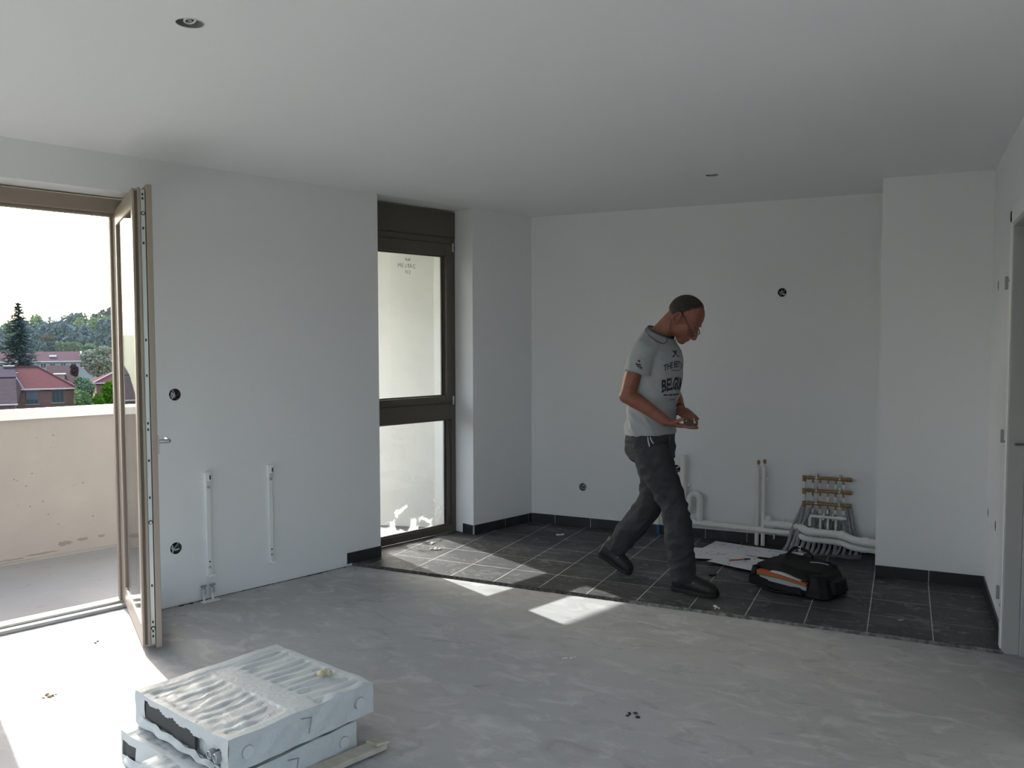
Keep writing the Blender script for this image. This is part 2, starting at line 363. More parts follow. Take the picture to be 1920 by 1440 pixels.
# rough mortar lip in front of the first tile row
nl = 220; a, b, c = [], [], []
for i in range(nl + 1):
    x = lp0.x + (XR - lp0.x) * i / nl; f = i / nl
    wv = (0.012 if f < 0.45 else 0.009) + random.uniform(-0.004, 0.005)
    a.append((x, TY0 - 0.0006, -0.001 + random.uniform(-0.001, 0.0))); b.append((x, TY0 - 0.001 - wv * 0.25, -0.009 + random.uniform(-0.004, 0.004))); c.append((x, TY0 - wv, ZF + 0.0004))
for i0, i1, mm in ((0, 112, M_mortar), (112, nl, mat('grey_grout_smear', (.27, .27, .265), .95, noise=(30, 4, .35, .6), col2=(.10, .10, .098), bump=(80, .4, .008)))):
    aa, bb, cc = a[i0:i1 + 1], b[i0:i1 + 1], c[i0:i1 + 1]; k = i1 - i0
    MB().add(aa + bb + cc, [(i, i + 1, k + 2 + i, k + 1 + i) for i in range(k)] + [(k + 1 + i, k + 2 + i, 2 * k + 3 + i, 2 * k + 2 + i) for i in range(k)]).build('mortar_lip', mm, tiled)

# skirting tiles, each one a piece
def skirt(name, p, q, nrm, cuts, h=0.072, t=0.010):
    p, q, nrm = Vector(p), Vector(q), Vector(nrm); L = (q - p).length; d = (q - p) / L
    root = empty(name, p, None, None, kind='structure')
    MB().obox(p + d * (L / 2) + nrm * (t * .4) + Z * (h * .49), d * (L / 2), nrm * (t * .4), Z * (h * .485)).build('grout_bed', M_grout, root)
    cs = [0] + [c for c in cuts if 0.01 < c < L - 0.01] + [L]
    for a, b in zip(cs[:-1], cs[1:]):
        m = MB().obox(p + d * ((a + b) / 2) + nrm * (t / 2) + Z * (h / 2), d * ((b - a) / 2 - 0.0022), nrm * (t / 2), Z * (h / 2))
        m.build('skirting_tile', M_skirt, root)
    return root
skirt('baseboard_left', WP(-1.828, 0), WP(-1.541, 0), N2, [])
skirt('baseboard_pier', WP(-0.656, 0), WP(0, 0), N2, [0.34, 0.612])
skirt('baseboard_reveal', WP(-0.656, -0.115), WP(-0.656, 0), -W2, [])
skirt('baseboard_back', (-2.765, YB, 0), (XC, YB, 0), -Y, [0.02 + 0.205 + PX * k - 0.02 for k in range(10)])
skirt('baseboard_casing', (XC, YC, 0), (XR, YC, 0), -Y, [PX])
skirt('baseboard_right', (XR, 4.70, 0), (XR, YC, 0), -X, [0.25, 0.25 + 0.304, 0.858])

# ------------------------------------------------------------------ cable boxes sunk into walls and ceiling
def cable_box(c, ex, ez, en, r, label, wires=3, col=M_dark):
    c, ex, ez, en = Vector(c), Vector(ex), Vector(ez), Vector(en)
    root = empty('cable_box', c, label, 'socket box', 'open round cable boxes in the walls')
    n = 20; cup = MB(); rim = []
    for k in range(n):
        a = 2 * math.pi * k / n; rim.append(ex * math.cos(a) + ez * math.sin(a))
    vs = [c + d * r - en * 0.001 for d in rim] + [c + d * r - en * 0.05 for d in rim] + [c + d * (r + 0.002) - en * 0.052 for d in rim] + [c + d * (r + 0.002) - en * 0.001 for d in rim]
    fs = [(k, (k + 1) % n, n + (k + 1) % n, n + k) for k in range(n)] + [tuple(range(n, 2 * n))] + [(2 * n + k, 2 * n + (k + 1) % n, 3 * n + (k + 1) % n, 3 * n + k) for k in range(n)] + [tuple(range(2 * n, 3 * n))] + [(k, (k + 1) % n, 3 * n + (k + 1) % n, 3 * n + k) for k in range(n)]
    cup.add(vs, fs).build('cup', col, root, smooth=True)
    for w in range(wires):
        a0 = random.uniform(0, 6.28); p0 = c + (ex * math.cos(a0) + ez * math.sin(a0)) * r * 0.8 - en * 0.045
        p1 = c + (ex * random.uniform(-.6, .6) + ez * random.uniform(-.6, .6)) * r - en * 0.016
        p2 = c + (ex * random.uniform(-.7, .7) + ez * random.uniform(-.7, .7)) * r - en * 0.010
        p3 = c + (ex * math.cos(a0 + 2.5) + ez * math.sin(a0 + 2.5)) * r * 0.7 - en * 0.04
        MB().tube(smoothpath([p0, p1, p2, p3]), 0.0035, 8).build('wire', [M_pvc, M_pvcgrey, M_pvc][w % 3], root, smooth=True)
    return root
cable_box(WP(SB[0][0], 0, SB[0][1]), W2, Z, N2, 0.034, 'open cable box in the left wall above the door handle height', 4)
cable_box(WP(SB[1][0], 0, SB[1][1]), W2, Z, N2, 0.034, 'low open cable box in the left wall beside the bracket rails', 3)
cable_box((BB[0][0], YB, BB[0][1]), X, Z, -Y, 0.031, 'open cable box high on the back wall', 4)
cable_box((BB[1][0], YB, BB[1][1]), X, Z, -Y, 0.031, 'low open cable box on the back wall left of the man', 3)
cable_box((BB[2][0], YB, BB[2][1]), X, Z, -Y, 0.031, 'open cable box half hidden behind the man beside the standpipe', 2)
cable_box((XR, -RBX[0][0], RBX[0][1]), Y, Z, -X, 0.030, 'high open cable box on the right wall beside the door frame', 3)
cable_box((XR, -RBX[1][0], RBX[1][1]), Y, Z, -X, 0.030, 'low cable box on the right wall nearer the corner', 2)
cable_box((XR, -RBX[2][0], RBX[2][1]), Y, Z, -X, 0.030, 'low cable box on the right wall nearer the door frame', 2)
for (cc, r), lab in zip(CH, ['round ceiling lamp hole with a hanging ring, near the camera', 'small round ceiling lamp hole above the man']):
    root = empty('ceiling_lamp_box', (cc[0], cc[1], ZC), lab, 'lamp box', 'round lamp boxes in the ceiling')
    c = Vector((cc[0], cc[1], ZC)); n = 28; mb = MB()
    rings = [(r, 0.0), (r, 0.055)]
    vs = [c + Vector((math.cos(2 * math.pi * k / n) * rr, math.sin(2 * math.pi * k / n) * rr, h)) for rr, h in [(r - .0005, .0), (r - .0005, .055), (r + .0015, .057), (r + .0015, .0)] for k in range(n)]
    fs = [(k, (k + 1) % n, n + (k + 1) % n, n + k) for k in range(n)] + [tuple(range(n, 2 * n)), tuple(range(2 * n, 3 * n))] + [(2 * n + k, 2 * n + (k + 1) % n, 3 * n + (k + 1) % n, 3 * n + k) for k in range(n)] + [(k, (k + 1) % n, 3 * n + (k + 1) % n, 3 * n + k) for k in range(n)]
    mb.add(vs, fs).build('cup', M_pvcgrey, root, smooth=True)
    pts = [c + Vector((0.016 * math.cos(t), 0.016 * math.sin(t), 0.008 + 0.004 * math.cos(t))) for t in np.linspace(0, 2 * math.pi, 25)]
    MB().tube(pts, 0.0035, 8, cap=False).build('hanging_ring', M_pvc, root, smooth=True)
    MB().tube([c + Vector((0, 0, 0.006)), c + Vector((0, 0, 0.05))], 0.006, 10).build('hook', M_steel, root, smooth=True)
    MB().tube([c + Vector((r * math.cos(t), r * math.sin(t), -0.0008)) for t in np.linspace(0, 2 * math.pi, 33)], 0.0016, 6, cap=False).build('rim', M_pvc, root, smooth=True)

# ------------------------------------------------------------------ kitchen window in the left wall
win = empty('window_1', WP(-1.0985, -0.2, 0), None, None, kind='structure')
FS0, FS1, FN0, FN1 = -1.541, -0.642, -0.27, -0.20
def wframe(name, s0, s1, z0, z1, n0=FN0, n1=FN1, m=M_frame_shaded, parent=win, bevel=0.003): return MB().wbox(s0, s1, n0, n1, z0, z1).build(name, m, parent, bevel=bevel)
shutter = wframe('shutter_box', FS0, FS1, 2.285, 2.476, FN0, -0.196)
wframe('shutter_box_lip', FS0, FS1, 2.279, 2.285, FN0, -0.193)
wframe('frame_jamb', FS0, -1.488, 0.0, 2.279); wframe('frame_jamb', -0.695, FS1, 0.0, 2.279)
wframe('frame_head', -1.488, -0.695, 2.232, 2.279); wframe('frame_transom', -1.488, -0.695, 0.885, 1.010); wframe('frame_sill', -1.488, -0.695, 0.0, 0.056)
for a, b, c, d in ((-1.492, -1.428, 1.012, 2.230), (-0.753, -0.691, 1.012, 2.230), (-1.428, -0.753, 2.140, 2.230), (-1.428, -0.753, 1.012, 1.066)):
    MB().wbox(a, b, FN0 + 0.008, FN1 + 0.012, c, d).build('sash_rail', M_frame_shaded, win, bevel=0.003)
for z0, z1 in ((1.066, 2.140), (0.056, 0.885)):       # glazing beads + black gasket
    s0, s1 = (-1.428, -0.753) if z0 > 1 else (-1.488, -0.695)
    b = 0.012 if z0 > 1 else 0.046
    for a_, b_, c_, d_ in ((s0, s0 + b, z0, z1), (s1 - b, s1, z0, z1), (s0, s1, z1 - 0.010, z1), (s0, s1, z0, z0 + 0.010)):
        MB().wbox(a_, b_, -0.232, -0.214, c_, d_).build('glazing_bead', M_frame_shaded, win, bevel=0.002)
    MB().wbox(s1 - b - 0.010, s1 - b, -0.236, -0.222, z0 + .01, z1 - .01).build('gasket', M_seal, win)
MB().wbox(-1.43, -0.751, -0.238, -0.234, 1.068, 2.138).build('window_pane', M_glass, win)
MB().wbox(-1.486, -0.697, -0.238, -0.234, 0.058, 0.883).build('window_pane', M_glass_d, win)
for z in (2.205, 1.03):
    MB().tube([WP(-0.688, -0.188, z - 0.032), WP(-0.688, -0.188, z + 0.032)], 0.008, 10).build('hinge', M_steel, win, smooth=True)
# window handle, its edge showing past the wall corner
hd = MB().wbox(-1.478, -1.448, -0.188, -0.178, 1.12, 1.24).build('handle_plate', M_alu, win, bevel=0.003)
MB().tube(smoothpath([WP(-1.463, -0.178, 1.20), WP(-1.463, -0.135, 1.20), WP(-1.463, -0.128, 1.18), WP(-1.463, -0.128, 1.08)]), 0.009, 10).build('handle', M_alu, win, smooth=True)
# marker writing on the upper pane
marks = MB()
def wr(*pts): marks.tube([WP(-1.185 + a * 1.1, -0.2325, 2.030 + b) for a, b in pts], 0.0016, 5)
for pl in [[(0, 0), (.004, .03), (.013, .012), (.022, .032), (.026, .002)], [(.048, .03), (.034, .028), (.036, .002), (.05, .003)], [(.035, .016), (.046, .017)],
           [(.074, .02), (.066, .022), (.062, .012), (.066, .003), (.075, .004)], [(.088, .034), (.088, .006), (.094, .003)], [(.081, .022), (.097, .023)],
           [(.10, .002), (.11, .034), (.121, .002)], [(.105, .014), (.117, .014)], [(.146, .028), (.136, .03), (.131, .016), (.137, .002), (.148, .005)],
           [(.066, .052), (.067, .078)], [(.068, .062), (.076, .066), (.078, .052)], [(.086, .066), (.092, .066), (.092, .053), (.086, .053), (.086, .066)], [(.10, .076), (.10, .054), (.106, .053)], [(.096, .066), (.106, .066)],
           [(.062, -.022), (.066, -.016), (.066, -.042)], [(.08, -.018), (.081, -.042)], [(.093, -.02), (.103, -.018), (.104, -.026), (.094, -.042), (.106, -.042)]]:
    wr(*pl)
marks.build('marker_writing', M_black, win)

# ------------------------------------------------------------------ balcony door: frame and the leaf swung into the room
dr = empty('door_1', WP(-3.575, -0.2, 0), None, None, kind='structure')
def dframe(name, *a, m=M_frame_lit, bevel=0.003): return MB().wbox(*a).build(name, m, dr, bevel=bevel)
dframe('frame_jamb', -3.192, -3.145, -0.27, -0.205, ZF, 2.283); dframe('frame_jamb', -4.015, -3.955, -0.27, -0.205, ZF, 2.283)
dframe('frame_rebate', -3.205, -3.192, -0.27, -0.245, 0.0, 2.21); 
dframe('frame_head', -3.955, -3.192, -0.27, -0.205, 2.205, 2.283); dframe('frame_rebate', -3.955, -3.192, -0.275, -0.235, 2.188, 2.205)
M_thr = mat('threshold_alu', (0.62, 0.61, 0.58), 0.35, metal=0.6)
dframe('threshold', -3.955, -3.15, -0.31, -0.235, ZF, 0.016, m=M_thr); dframe('threshold_ramp', -3.955, -3.15, -0.235, -0.185, ZF, 0.002, m=M_metalframe)
# leaf: hinge line H, width along d, thickness along t (t points to the room-side face of the leaf)
Hn = WP(-3.198, -0.196); Fr = WP(-3.418, 0.596)
ld = (Fr - Hn).normalized(); LW = (Fr - Hn).length
lt = Vector((-ld.y, ld.x, 0));
if lt.dot(X) < 0: lt = -lt
leaf = empty('door_leaf', Hn + Z * 0.012, None, None); leaf.parent = dr; leaf.location = (Hn + Z * 0.012) - wloc(dr)
def lbox(name, d0, d1, t0, t1, z0, z1, m=M_frame_lit, bevel=0.002, parent=leaf):
    return MB().obox(Hn + ld * ((d0 + d1) / 2) + lt * ((t0 + t1) / 2) + Z * ((z0 + z1) / 2), ld * ((d1 - d0) / 2), lt * ((t1 - t0) / 2), Z * ((z1 - z0) / 2)).build(name, m, parent, bevel=bevel)
LZ0, LZ1 = 0.012, 2.215
for a, b in ((0.0, 0.06), (LW - 0.055, LW)): lbox('stile', a, b, 0.0, 0.058, LZ0, LZ1)
lbox('rail', 0.06, LW - 0.055, 0.0, 0.058, LZ1 - 0.085, LZ1); lbox('rail', 0.06, LW - 0.055, 0.0, 0.058, LZ0, LZ0 + 0.10)
# overlapping room-side flange, stands proud of the stile all round
lbox('flange', LW - 0.060, LW + 0.016, 0.060, 0.086, LZ0 - 0.008, LZ1 + 0.022); lbox('flange', -0.01, 0.06, 0.060, 0.086, LZ0 - 0.008, LZ1 + 0.022)
lbox('flange', 0.06, LW - 0.06, 0.060, 0.086, LZ1 - 0.085, LZ1 + 0.022); lbox('flange', 0.06, LW - 0.06, 0.060, 0.086, LZ0 - 0.008, LZ0 + 0.10)
lbox('edge_groove', LW, LW + 0.006, 0.0, 0.010, LZ0 + .01, LZ1 - 0.01); lbox('edge_seal', LW - 0.001, LW + 0.002, 0.012, 0.022, LZ0 + .01, LZ1 - .01, m=mat('brown_seal', (0.11, 0.085, 0.065), 0.7))
lbox('edge_groove', LW, LW + 0.008, 0.024, 0.036, LZ0 + .004, LZ1 + 0.006)
lbox('lock_strip', LW, LW + 0.003, 0.038, 0.056, LZ0 + 0.01, LZ1 - 0.004, m=M_steel, bevel=0)
for z in (0.06, 0.085, 0.13, 0.31, 0.74, 0.92, 1.07, 1.10, 1.33, 1.5, 1.96, 2.03, 2.17, 2.19):
    lbox('lock_slot', LW + 0.003, LW + 0.0036, 0.043, 0.051, z - 0.006, z + 0.006, m=M_black, bevel=0)
for z in (0.10, 0.62, 2.10):
    MB().tube([Hn + ld * (LW + 0.003) + lt * 0.047 + Z * z, Hn + ld * (LW + 0.012) + lt * 0.047 + Z * z], 0.006, 12).build('lock_roller', M_steel, leaf, smooth=True)
    MB().tube([Hn + ld * (LW + 0.0034) + lt * 0.047 + Z * z, Hn + ld * (LW + 0.005) + lt * 0.047 + Z * z], 0.010, 12).build('roller_seat', M_black, leaf, smooth=True)
for a, b in ((0.06, 0.068), (LW - 0.063, LW - 0.055)): lbox('gasket', a, b, 0.012, 0.018, LZ0 + .1, LZ1 - .085, m=M_seal, bevel=0)
lbox('door_pane', 0.06, LW - 0.055, 0.005, 0.009, LZ0 + .1, LZ1 - .085, m=M_glass, bevel=0)
hz = 1.005
hp = lbox('handle_plate', LW - 0.055, LW - 0.020, 0.086, 0.098, hz - 0.06, hz + 0.03, m=M_alu)
hc = Hn + ld * (LW - 0.037) + Z * hz
MB().tube(smoothpath([hc + lt * 0.095, hc + lt * 0.135, hc + lt * 0.146 - ld * 0.012, hc + lt * 0.148 - ld * 0.11]), 0.010, 12).build('handle', M_alu, leaf, smooth=True)
for z in (0.25, 1.95): MB().tube([Hn + lt * 0.075 - ld * 0.012 + Z * (z - .05), Hn + lt * 0.075 - ld * 0.012 + Z * (z + .05)], 0.009, 10).build('hinge', M_frame_lit, leaf, smooth=True)

# unseen windows added beyond the frame to brighten the room: plain frames with panes
w2 = empty('added_window_left', WP(-6.0, -0.2, 0), None, None, kind='structure')
for a in ((-7.5, -7.45, -.27, -.2, 0, 2.40), (-4.55, -4.50, -.27, -.2, 0, 2.40), (-6.03, -5.97, -.27, -.2, 0, 2.40)): MB().wbox(*a).build('frame_jamb', M_frame_lit, w2)
for a in ((-7.45, -4.55, -.27, -.2, 2.35, 2.40), (-7.45, -4.55, -.27, -.2, -.01, .05)): MB().wbox(*a).build('frame_rail', M_frame_lit, w2)
for a in ((-7.45, -6.03), (-5.97, -4.55)): MB().wbox(a[0], a[1], -.238, -.234, .05, 2.35).build('window_pane', M_glass, w2)
w3 = empty('added_window_rear', (-3.02, YREAR, 0.05), None, None, kind='structure')  # unseen rear window, added as fill light
WX = (-4.95, -3.683, -2.417, -1.15)
for a in WX: MB().box((a, YREAR - 0.2, 0.05), (a + .05, YREAR - .13, 2.44)).build('frame_jamb', M_frame_lit, w3)
for z in (0.05, 2.39): MB().box((-4.95, YREAR - .2, z), (-1.10, YREAR - .13, z + .05)).build('frame_rail', M_frame_lit, w3)
for a, b in zip(WX[:-1], WX[1:]): MB().box((a + .05, YREAR - .167, .10), (b, YREAR - .163, 2.39)).build('window_pane', M_glass, w3)

w4 = empty('added_window_right', (XR + .07, 1.0, 0.05), None, None, kind='structure')  # unseen window added on the right to lighten the near floor
for y in (0.15, 0.975, 1.80): MB().box((XR + .05, y, .05), (XR + .10, y + .05, 2.35)).build('frame_jamb', M_frame_lit, w4)
for z in (.05, 2.30): MB().box((XR + .05, .15, z), (XR + .10, 1.85, z + .05)).build('frame_rail', M_frame_lit, w4)
for a, b in ((.20, .975), (1.025, 1.80)): MB().box((XR + .073, a, .10), (XR + .077, b, 2.30)).build('window_pane', M_glass, w4)

# ------------------------------------------------------------------ right doorway: metal frame
d2 = empty('door_2', (XR + 0.03, 4.62, 0), None, None, kind='structure')
# far jamb: architrave on the room face, rounded nose, reveal face, rebate
MB().box((XR - 0.016, 4.616, ZF), (XR + 0.002, 4.682, 2.11)).build('architrave', M_whitepaint, d2, bevel=0.006)
MB().box((XR - 0.010, 4.600, ZF), (XR + 0.065, 4.622, 2.05)).build('jamb', M_metalframe, d2, bevel=0.005)
MB().box((XR + 0.065, 4.585, ZF), (XR + 0.15, 4.622, 2.05)).build('jamb_rebate', M_metalframe, d2, bevel=0.003)
MB().box((XR - 0.016, 3.535, 2.045), (XR + 0.002, 4.682, 2.11)).build('architrave', M_whitepaint, d2, bevel=0.006)
MB().box((XR - 0.010, 3.60, 2.025), (XR + 0.15, 4.62, 2.05)).build('head_jamb', M_metalframe, d2, bevel=0.003)
MB().box((XR - 0.016, 3.535, ZF), (XR + 0.002, 3.602, 2.11)).build('architrave', M_whitepaint, d2, bevel=0.006)
MB().box((XR - 0.010, 3.598, ZF), (XR + 0.15, 3.622, 2.05)).build('jamb', M_metalframe, d2, bevel=0.003)
for z in (1.775, 1.005, 0.205):
    MB().tube([(XR - 0.0155, 4.648, z), (XR - 0.0175, 4.648, z)], 0.006, 12).build('screw_hole', M_black, d2)
    MB().box((XR - 0.013, 4.86, z - 0.03), (XR, 4.89, z + 0.035)).build('fixing_clip', M_pvcgrey, d2, bevel=0.002)
MB().tube([(XR + 0.07, 4.60, 1.0), (XR + 0.03, 4.585, 1.0), (XR + .02, 4.58, 1.0)], 0.006, 8).build('strike_pin', M_alu, d2, smooth=True)

# ------------------------------------------------------------------ balcony
MB().prism([tuple(WP(-9, -0.30))[:2], tuple(WP(1.2, -0.30))[:2], tuple(WP(1.2, -2.2))[:2], tuple(WP(-9, -2.2))[:2]], -0.30, -0.067).build('balcony_floor', M_balc, kind='structure')
par = MB().wbox(-9, 1.5, -2.10, -1.90, -0.30, 0.947).build('balcony_parapet', M_par, kind='structure')
MB().wbox(-9, 1.5, -2.14, -1.868, 0.945, 1.003).build('parapet_cap', mat('cap_aluminium', (0.62, 0.62, 0.60), 0.5), par, bevel=0.004)
MB().wbox(-9, 1.5, -1.90, -1.882, -0.07, -0.05).build('parapet_joint', mat('joint_sealant', (0.25, 0.24, 0.22), 0.9), par)
MB().wbox(-4.35, 1.5, -2.10, -0.30, 2.475, 2.70).build('balcony_slab', M_plast, kind='structure')
MB().prism([(-4.0, 5.893), (-3.533, 6.012), (-3.30, 5.90), (-3.10, 6.4), (-4.0, 6.10)], -0.1, 2.6).build('wall_balcony', M_plast, kind='structure')

# damp stains and pock marks on the parapet's inner face
M_stain = mat('damp_stain', (0.185, 0.170, 0.156), 0.95); M_pock = mat('pock_mark', (0.12, 0.105, 0.09), 0.95)
def blotch(name, s0, z0, rs, rz, m, seed, nn=-1.8985):
    rr = random.Random(seed); n = 22; mb = MB()
    pts = [WP(s0 + rs * math.cos(2 * math.pi * k / n) * rr.uniform(.65, 1.1), nn, z0 + rz * math.sin(2 * math.pi * k / n) * rr.uniform(.55, 1.1)) for k in range(n)]
    mb.add([WP(s0, nn, z0)] + pts, [(0, 1 + k, 1 + (k + 1) % n) for k in range(n)]).build(name, m, par)
for k, (s0, z0, rs, rz) in enumerate(((-3.05, .075, .055, .020), (-2.93, .085, .045, .016), (-2.80, .088, .03, .012), (-3.2, .03, .12, .008), (-3.4, .02, .10, .007))): blotch('damp_stain', s0 + .09, z0 - .055, rs, rz, M_stain, k)
for k in range(14):
    rr = random.Random(40 + k); blotch('pock_mark', rr.uniform(-3.45, -2.75), rr.uniform(.15, .9), rr.uniform(.004, .009), rr.uniform(.003, .007), M_pock, 60 + k)

# ================================================================== things on the walls
def bracket(s, label):
    root = empty('radiator_bracket', WP(s, 0, 0.125), label, 'bracket', 'radiator hanging rails on the left wall')
    MB().wbox(s - 0.014, s + 0.014, 0.0, 0.016, 0.13, 0.715).build('rail', M_whitepaint, root, bevel=0.003)
    MB().wbox(s - 0.019, s - 0.014, 0.0, 0.030, 0.655, 0.73).build('side_lip', M_whitepaint, root)
    MB().wbox(s - 0.012, s + 0.013, 0.0, 0.034, 0.68, 0.735).build('top_hook', M_whitepaint, root, bevel=0.004)
    MB().wbox(s - 0.016, s + 0.020, 0.0, 0.045, 0.118, 0.135).build('foot_hook', M_whitepaint, root, bevel=0.004)
    MB().wbox(s - 0.001, s + 0.007, 0.0342, 0.0348, 0.69, 0.715).build('slot', M_black, root)
    for z in (0.645, 0.172): MB().tube([WP(s, 0.015, z), WP(s, 0.022, z)], 0.0085, 10).build('screw', M_steel, root, smooth=True)
    MB().tube([WP(s, 0.0155, 0.205), WP(s, 0.0167, 0.205)], 0.005, 10).build('slot', M_black, root)
bracket(-2.789, 'white radiator hanging rail above the pair of floor valves')
bracket(-2.386, 'white radiator hanging rail nearer the kitchen window')
for s, lab in ((-2.842, 'grey radiator valve stub at the wall foot, the one nearer the balcony door'), (-2.790, 'grey radiator valve stub at the wall foot, the one under the rail')):
    root = empty('valve_stub', WP(s, 0.045, ZF), lab, 'valve', 'radiator valve stubs at the foot of the left wall')
    c = WP(s, 0.045, 0)
    MB().tube([c + Z * ZF, c + Z * 0.03], 0.008, 12).build('pipe', M_pvc, root, smooth=True)
    MB().tube([c + Z * 0.028, c + Z * 0.032, c + Z * 0.055, c + Z * 0.06], [0.010, 0.014, 0.014, 0.010], 6).build('nut', M_steel, root)
    MB().tube([c + Z * 0.055, c + Z * 0.078], 0.009, 12).build('spindle', M_pvcgrey, root, smooth=True)
    MB().tube([c + Z * 0.076 - W2 * 0.016, c + Z * 0.076 + W2 * 0.016], 0.007, 10).build('cross_bar', M_pvcgrey, root, smooth=True)
MB().wbox(-2.86, -2.755, 0.03, 0.075, ZF, ZF + 0.006).build('pipe_collar_plate', M_pvc, label='small white plastic plate on the floor at the valve stubs', cat='plate', bevel=0.002)

# waste pipes
def pipe(name, pts, r, label, cat='pipe', sockets=(), group=None, m=M_pvc, seg=18):
    root = empty(name, Vector(pts[0]), label, cat, group)
    MB().tube(pts, r, seg).build('pipe_run', m, root, smooth=True)
    for a, b in sockets: MB().tube([Vector(a), Vector(b)], r * 1.16, seg).build('socket', m, root, smooth=True)
    return root
LY = 6.228
lowp = [(-1.452, LY, .128), (-0.72, LY, .112), (-.690, 6.225, .111), (-.655, 6.19, .109), (-.62, 6.145, .107), (-.585, 6.127, .106), (-.40, 6.122, .103), (-.365, 6.11, .102), (-.325, 6.05, .10), (-.29, 6.02, .099), (-.25, 6.01, .098), (XC - 0.0005, 6.005, .096)]
lp = pipe('waste_pipe', smoothpath(lowp, 5), 0.0215, 'lower white waste pipe running along the back wall below its twin', sockets=[((-1.456, LY, .128), (-1.40, LY, .127)), ((-1.35, LY, .126), (-1.28, LY, .1245)), ((-.735, LY, .1125), (-.70, LY, .112)), ((-.57, 6.127, .106), (-.54, 6.126, .1055)), ((-.40, 6.122, .103), (-.37, 6.114, .1025)), ((-.25, 6.01, .098), (-.215, 6.008, .0975))], group='white waste pipes')
upp = [(-0.905, LY, .168), (-0.70, LY, .165), (-.665, 6.222, .164), (-.635, 6.18, .163), (-.605, 6.125, .162), (-.57, 6.108, .161), (-.385, 6.10, .158), (-.35, 6.085, .157), (-.31, 6.02, .156), (-.275, 5.985, .155), (-.235, 5.975, .154), (XC - 0.0005, 5.97, .152)]
up = pipe('waste_pipe', smoothpath(upp, 5), 0.027, 'upper thicker white waste pipe with an open stub, above its twin', sockets=[((-.907, LY, .168), (-.84, LY, .167)), ((-.775, LY, .166), (-.765, LY, .166)), ((-.70, LY, .165), (-.668, LY, .1645)), ((-.58, 6.108, .161), (-.545, 6.106, .1605)), ((-.385, 6.10, .158), (-.352, 6.088, .157)), ((-.235, 5.975, .154), (-.20, 5.972, .153))], group='white waste pipes')
def ring_open(mb, c, r0, r1, z0, z1, n=18):
    vs = []
    for rr, zz in ((r1, z0), (r1, z1), (r0, z1), (r0, z0 + .01)):
        vs += [(c[0] + rr * math.cos(2 * math.pi * k / n), c[1] + rr * math.sin(2 * math.pi * k / n), zz) for k in range(n)]
    return mb.add(vs, [(j * n + k, j * n + (k + 1) % n, (j + 1) * n + (k + 1) % n, (j + 1) * n + k) for j in range(3) for k in range(n)] + [tuple(range(3 * n, 4 * n))])
ring_open(MB(), (-.872, LY), .021, .025, .185, .224).build('open_stub', M_pvc, up, smooth=True)
for x in (-.835,): MB().box((x - .004, LY - .01, .06), (x + .004, YB, .10)).build('clip', M_pvc, lp)
MB().tube([(-.835, LY - .005, .10), (-.835, LY - .005, .058)], .005, 8).build('clip', M_pvc, lp, smooth=True)
for x in (-.77,): MB().tube([(x, LY + .02, .135), (x, LY + .02, .205)], .004, 8).build('clip', M_pvc, up, smooth=True)
# standpipe and swan-neck
sp = empty('standpipe', (-1.497, LY, .22), 'white open standpipe beside the walking man', 'pipe')
ring_open(MB(), (-1.497, LY), .0215, .025, .22, .632).build('pipe_run', M_pvc, sp, smooth=True)
for z in (.575, .40): MB().box((-1.50, LY, z - .006), (-1.462, YB, z + .006)).build('clip', M_pvc, sp, bevel=.002); MB().tube([(-1.497, LY, z - .007), (-1.497, LY, z + .007)], .027, 18).build('clip', M_pvc, sp, smooth=True)
sn = empty('swan_neck_trap', (-1.372, LY, .13), 'white swan-neck trap rising from the lower waste pipe', 'pipe')
pts = [Vector((-1.497, LY, .24)), Vector((-1.497, LY - .005, .215)), Vector((-1.485, LY - .01, .200)), Vector((-1.465, LY - .012, .21)), Vector((-1.452, LY - .012, .24)), Vector((-1.448, LY - .01, .29))] + arc((-1.41, LY - .005, .305), .038, math.pi, 0, X, Z, 8) + [Vector((-1.372, LY, .27)), Vector((-1.372, LY, .14))]
MB().tube(pts, 0.0225, 18).build('pipe_run', M_pvc, sn, smooth=True)
for z0, z1 in ((.255, .285), (.150, .178)): MB().tube([(-1.372, LY, z0), (-1.372, LY, z1)], .026, 18).build('socket', M_pvc, sn, smooth=True)
# supply pipes
for i, (x, zt, lab) in enumerate(((-.957, .575, 'left white supply pipe with a brass end on the back wall'), (-.913, .583, 'right white supply pipe with a brass end on the back wall'))):
    root = empty('supply_pipe', (x, LY + .012, 0), lab, 'pipe', 'pair of white supply pipes')
    yy = LY + .016
    MB().tube([(x - .002, yy, .0), (x - .001, yy, .2), (x, yy, zt)], .0155, 14).build('sleeve', M_pvc, root, smooth=True)
    MB().tube([(x + .003, yy, zt), (x + .004, yy, zt + .02)], .005, 10).build('inner_tube', M_steel, root, smooth=True)
    MB().tube([(x + .004, yy, zt + .016), (x + .004, yy, zt + .028), (x + .004, yy, zt + .034), (x + .004, yy, zt + .048)], [.008, .012, .012, .008], 8).build('brass_end', M_brass, root)
    for z in (.487, .205): MB().box((x - .024, yy - .004, z - .006), (x + .024, YB, z + .004)).build('clip', M_pvc, root, bevel=.002)
    MB().tube([(x - .002, yy, .0005), (x - .002, yy, .075)], .0145, 14).build('foot_sleeve', M_pvcgrey, root, smooth=True)
root = empty('cold_water_pipe', (-1.69, 6.235, 0), 'short blue pipe at the wall foot seen between the legs of the man', 'pipe')
MB().tube([(-1.69, 6.235, 0), (-1.69, 6.235, .085)], .010, 12).build('pipe_run', mat('blue_tube', (0.02, 0.10, 0.30), 0.5), root, smooth=True)
MB().tube([(-1.69, 6.235, .085), (-1.69, 6.235, .16)], .012, 12).build('sleeve', M_pvc, root, smooth=True)

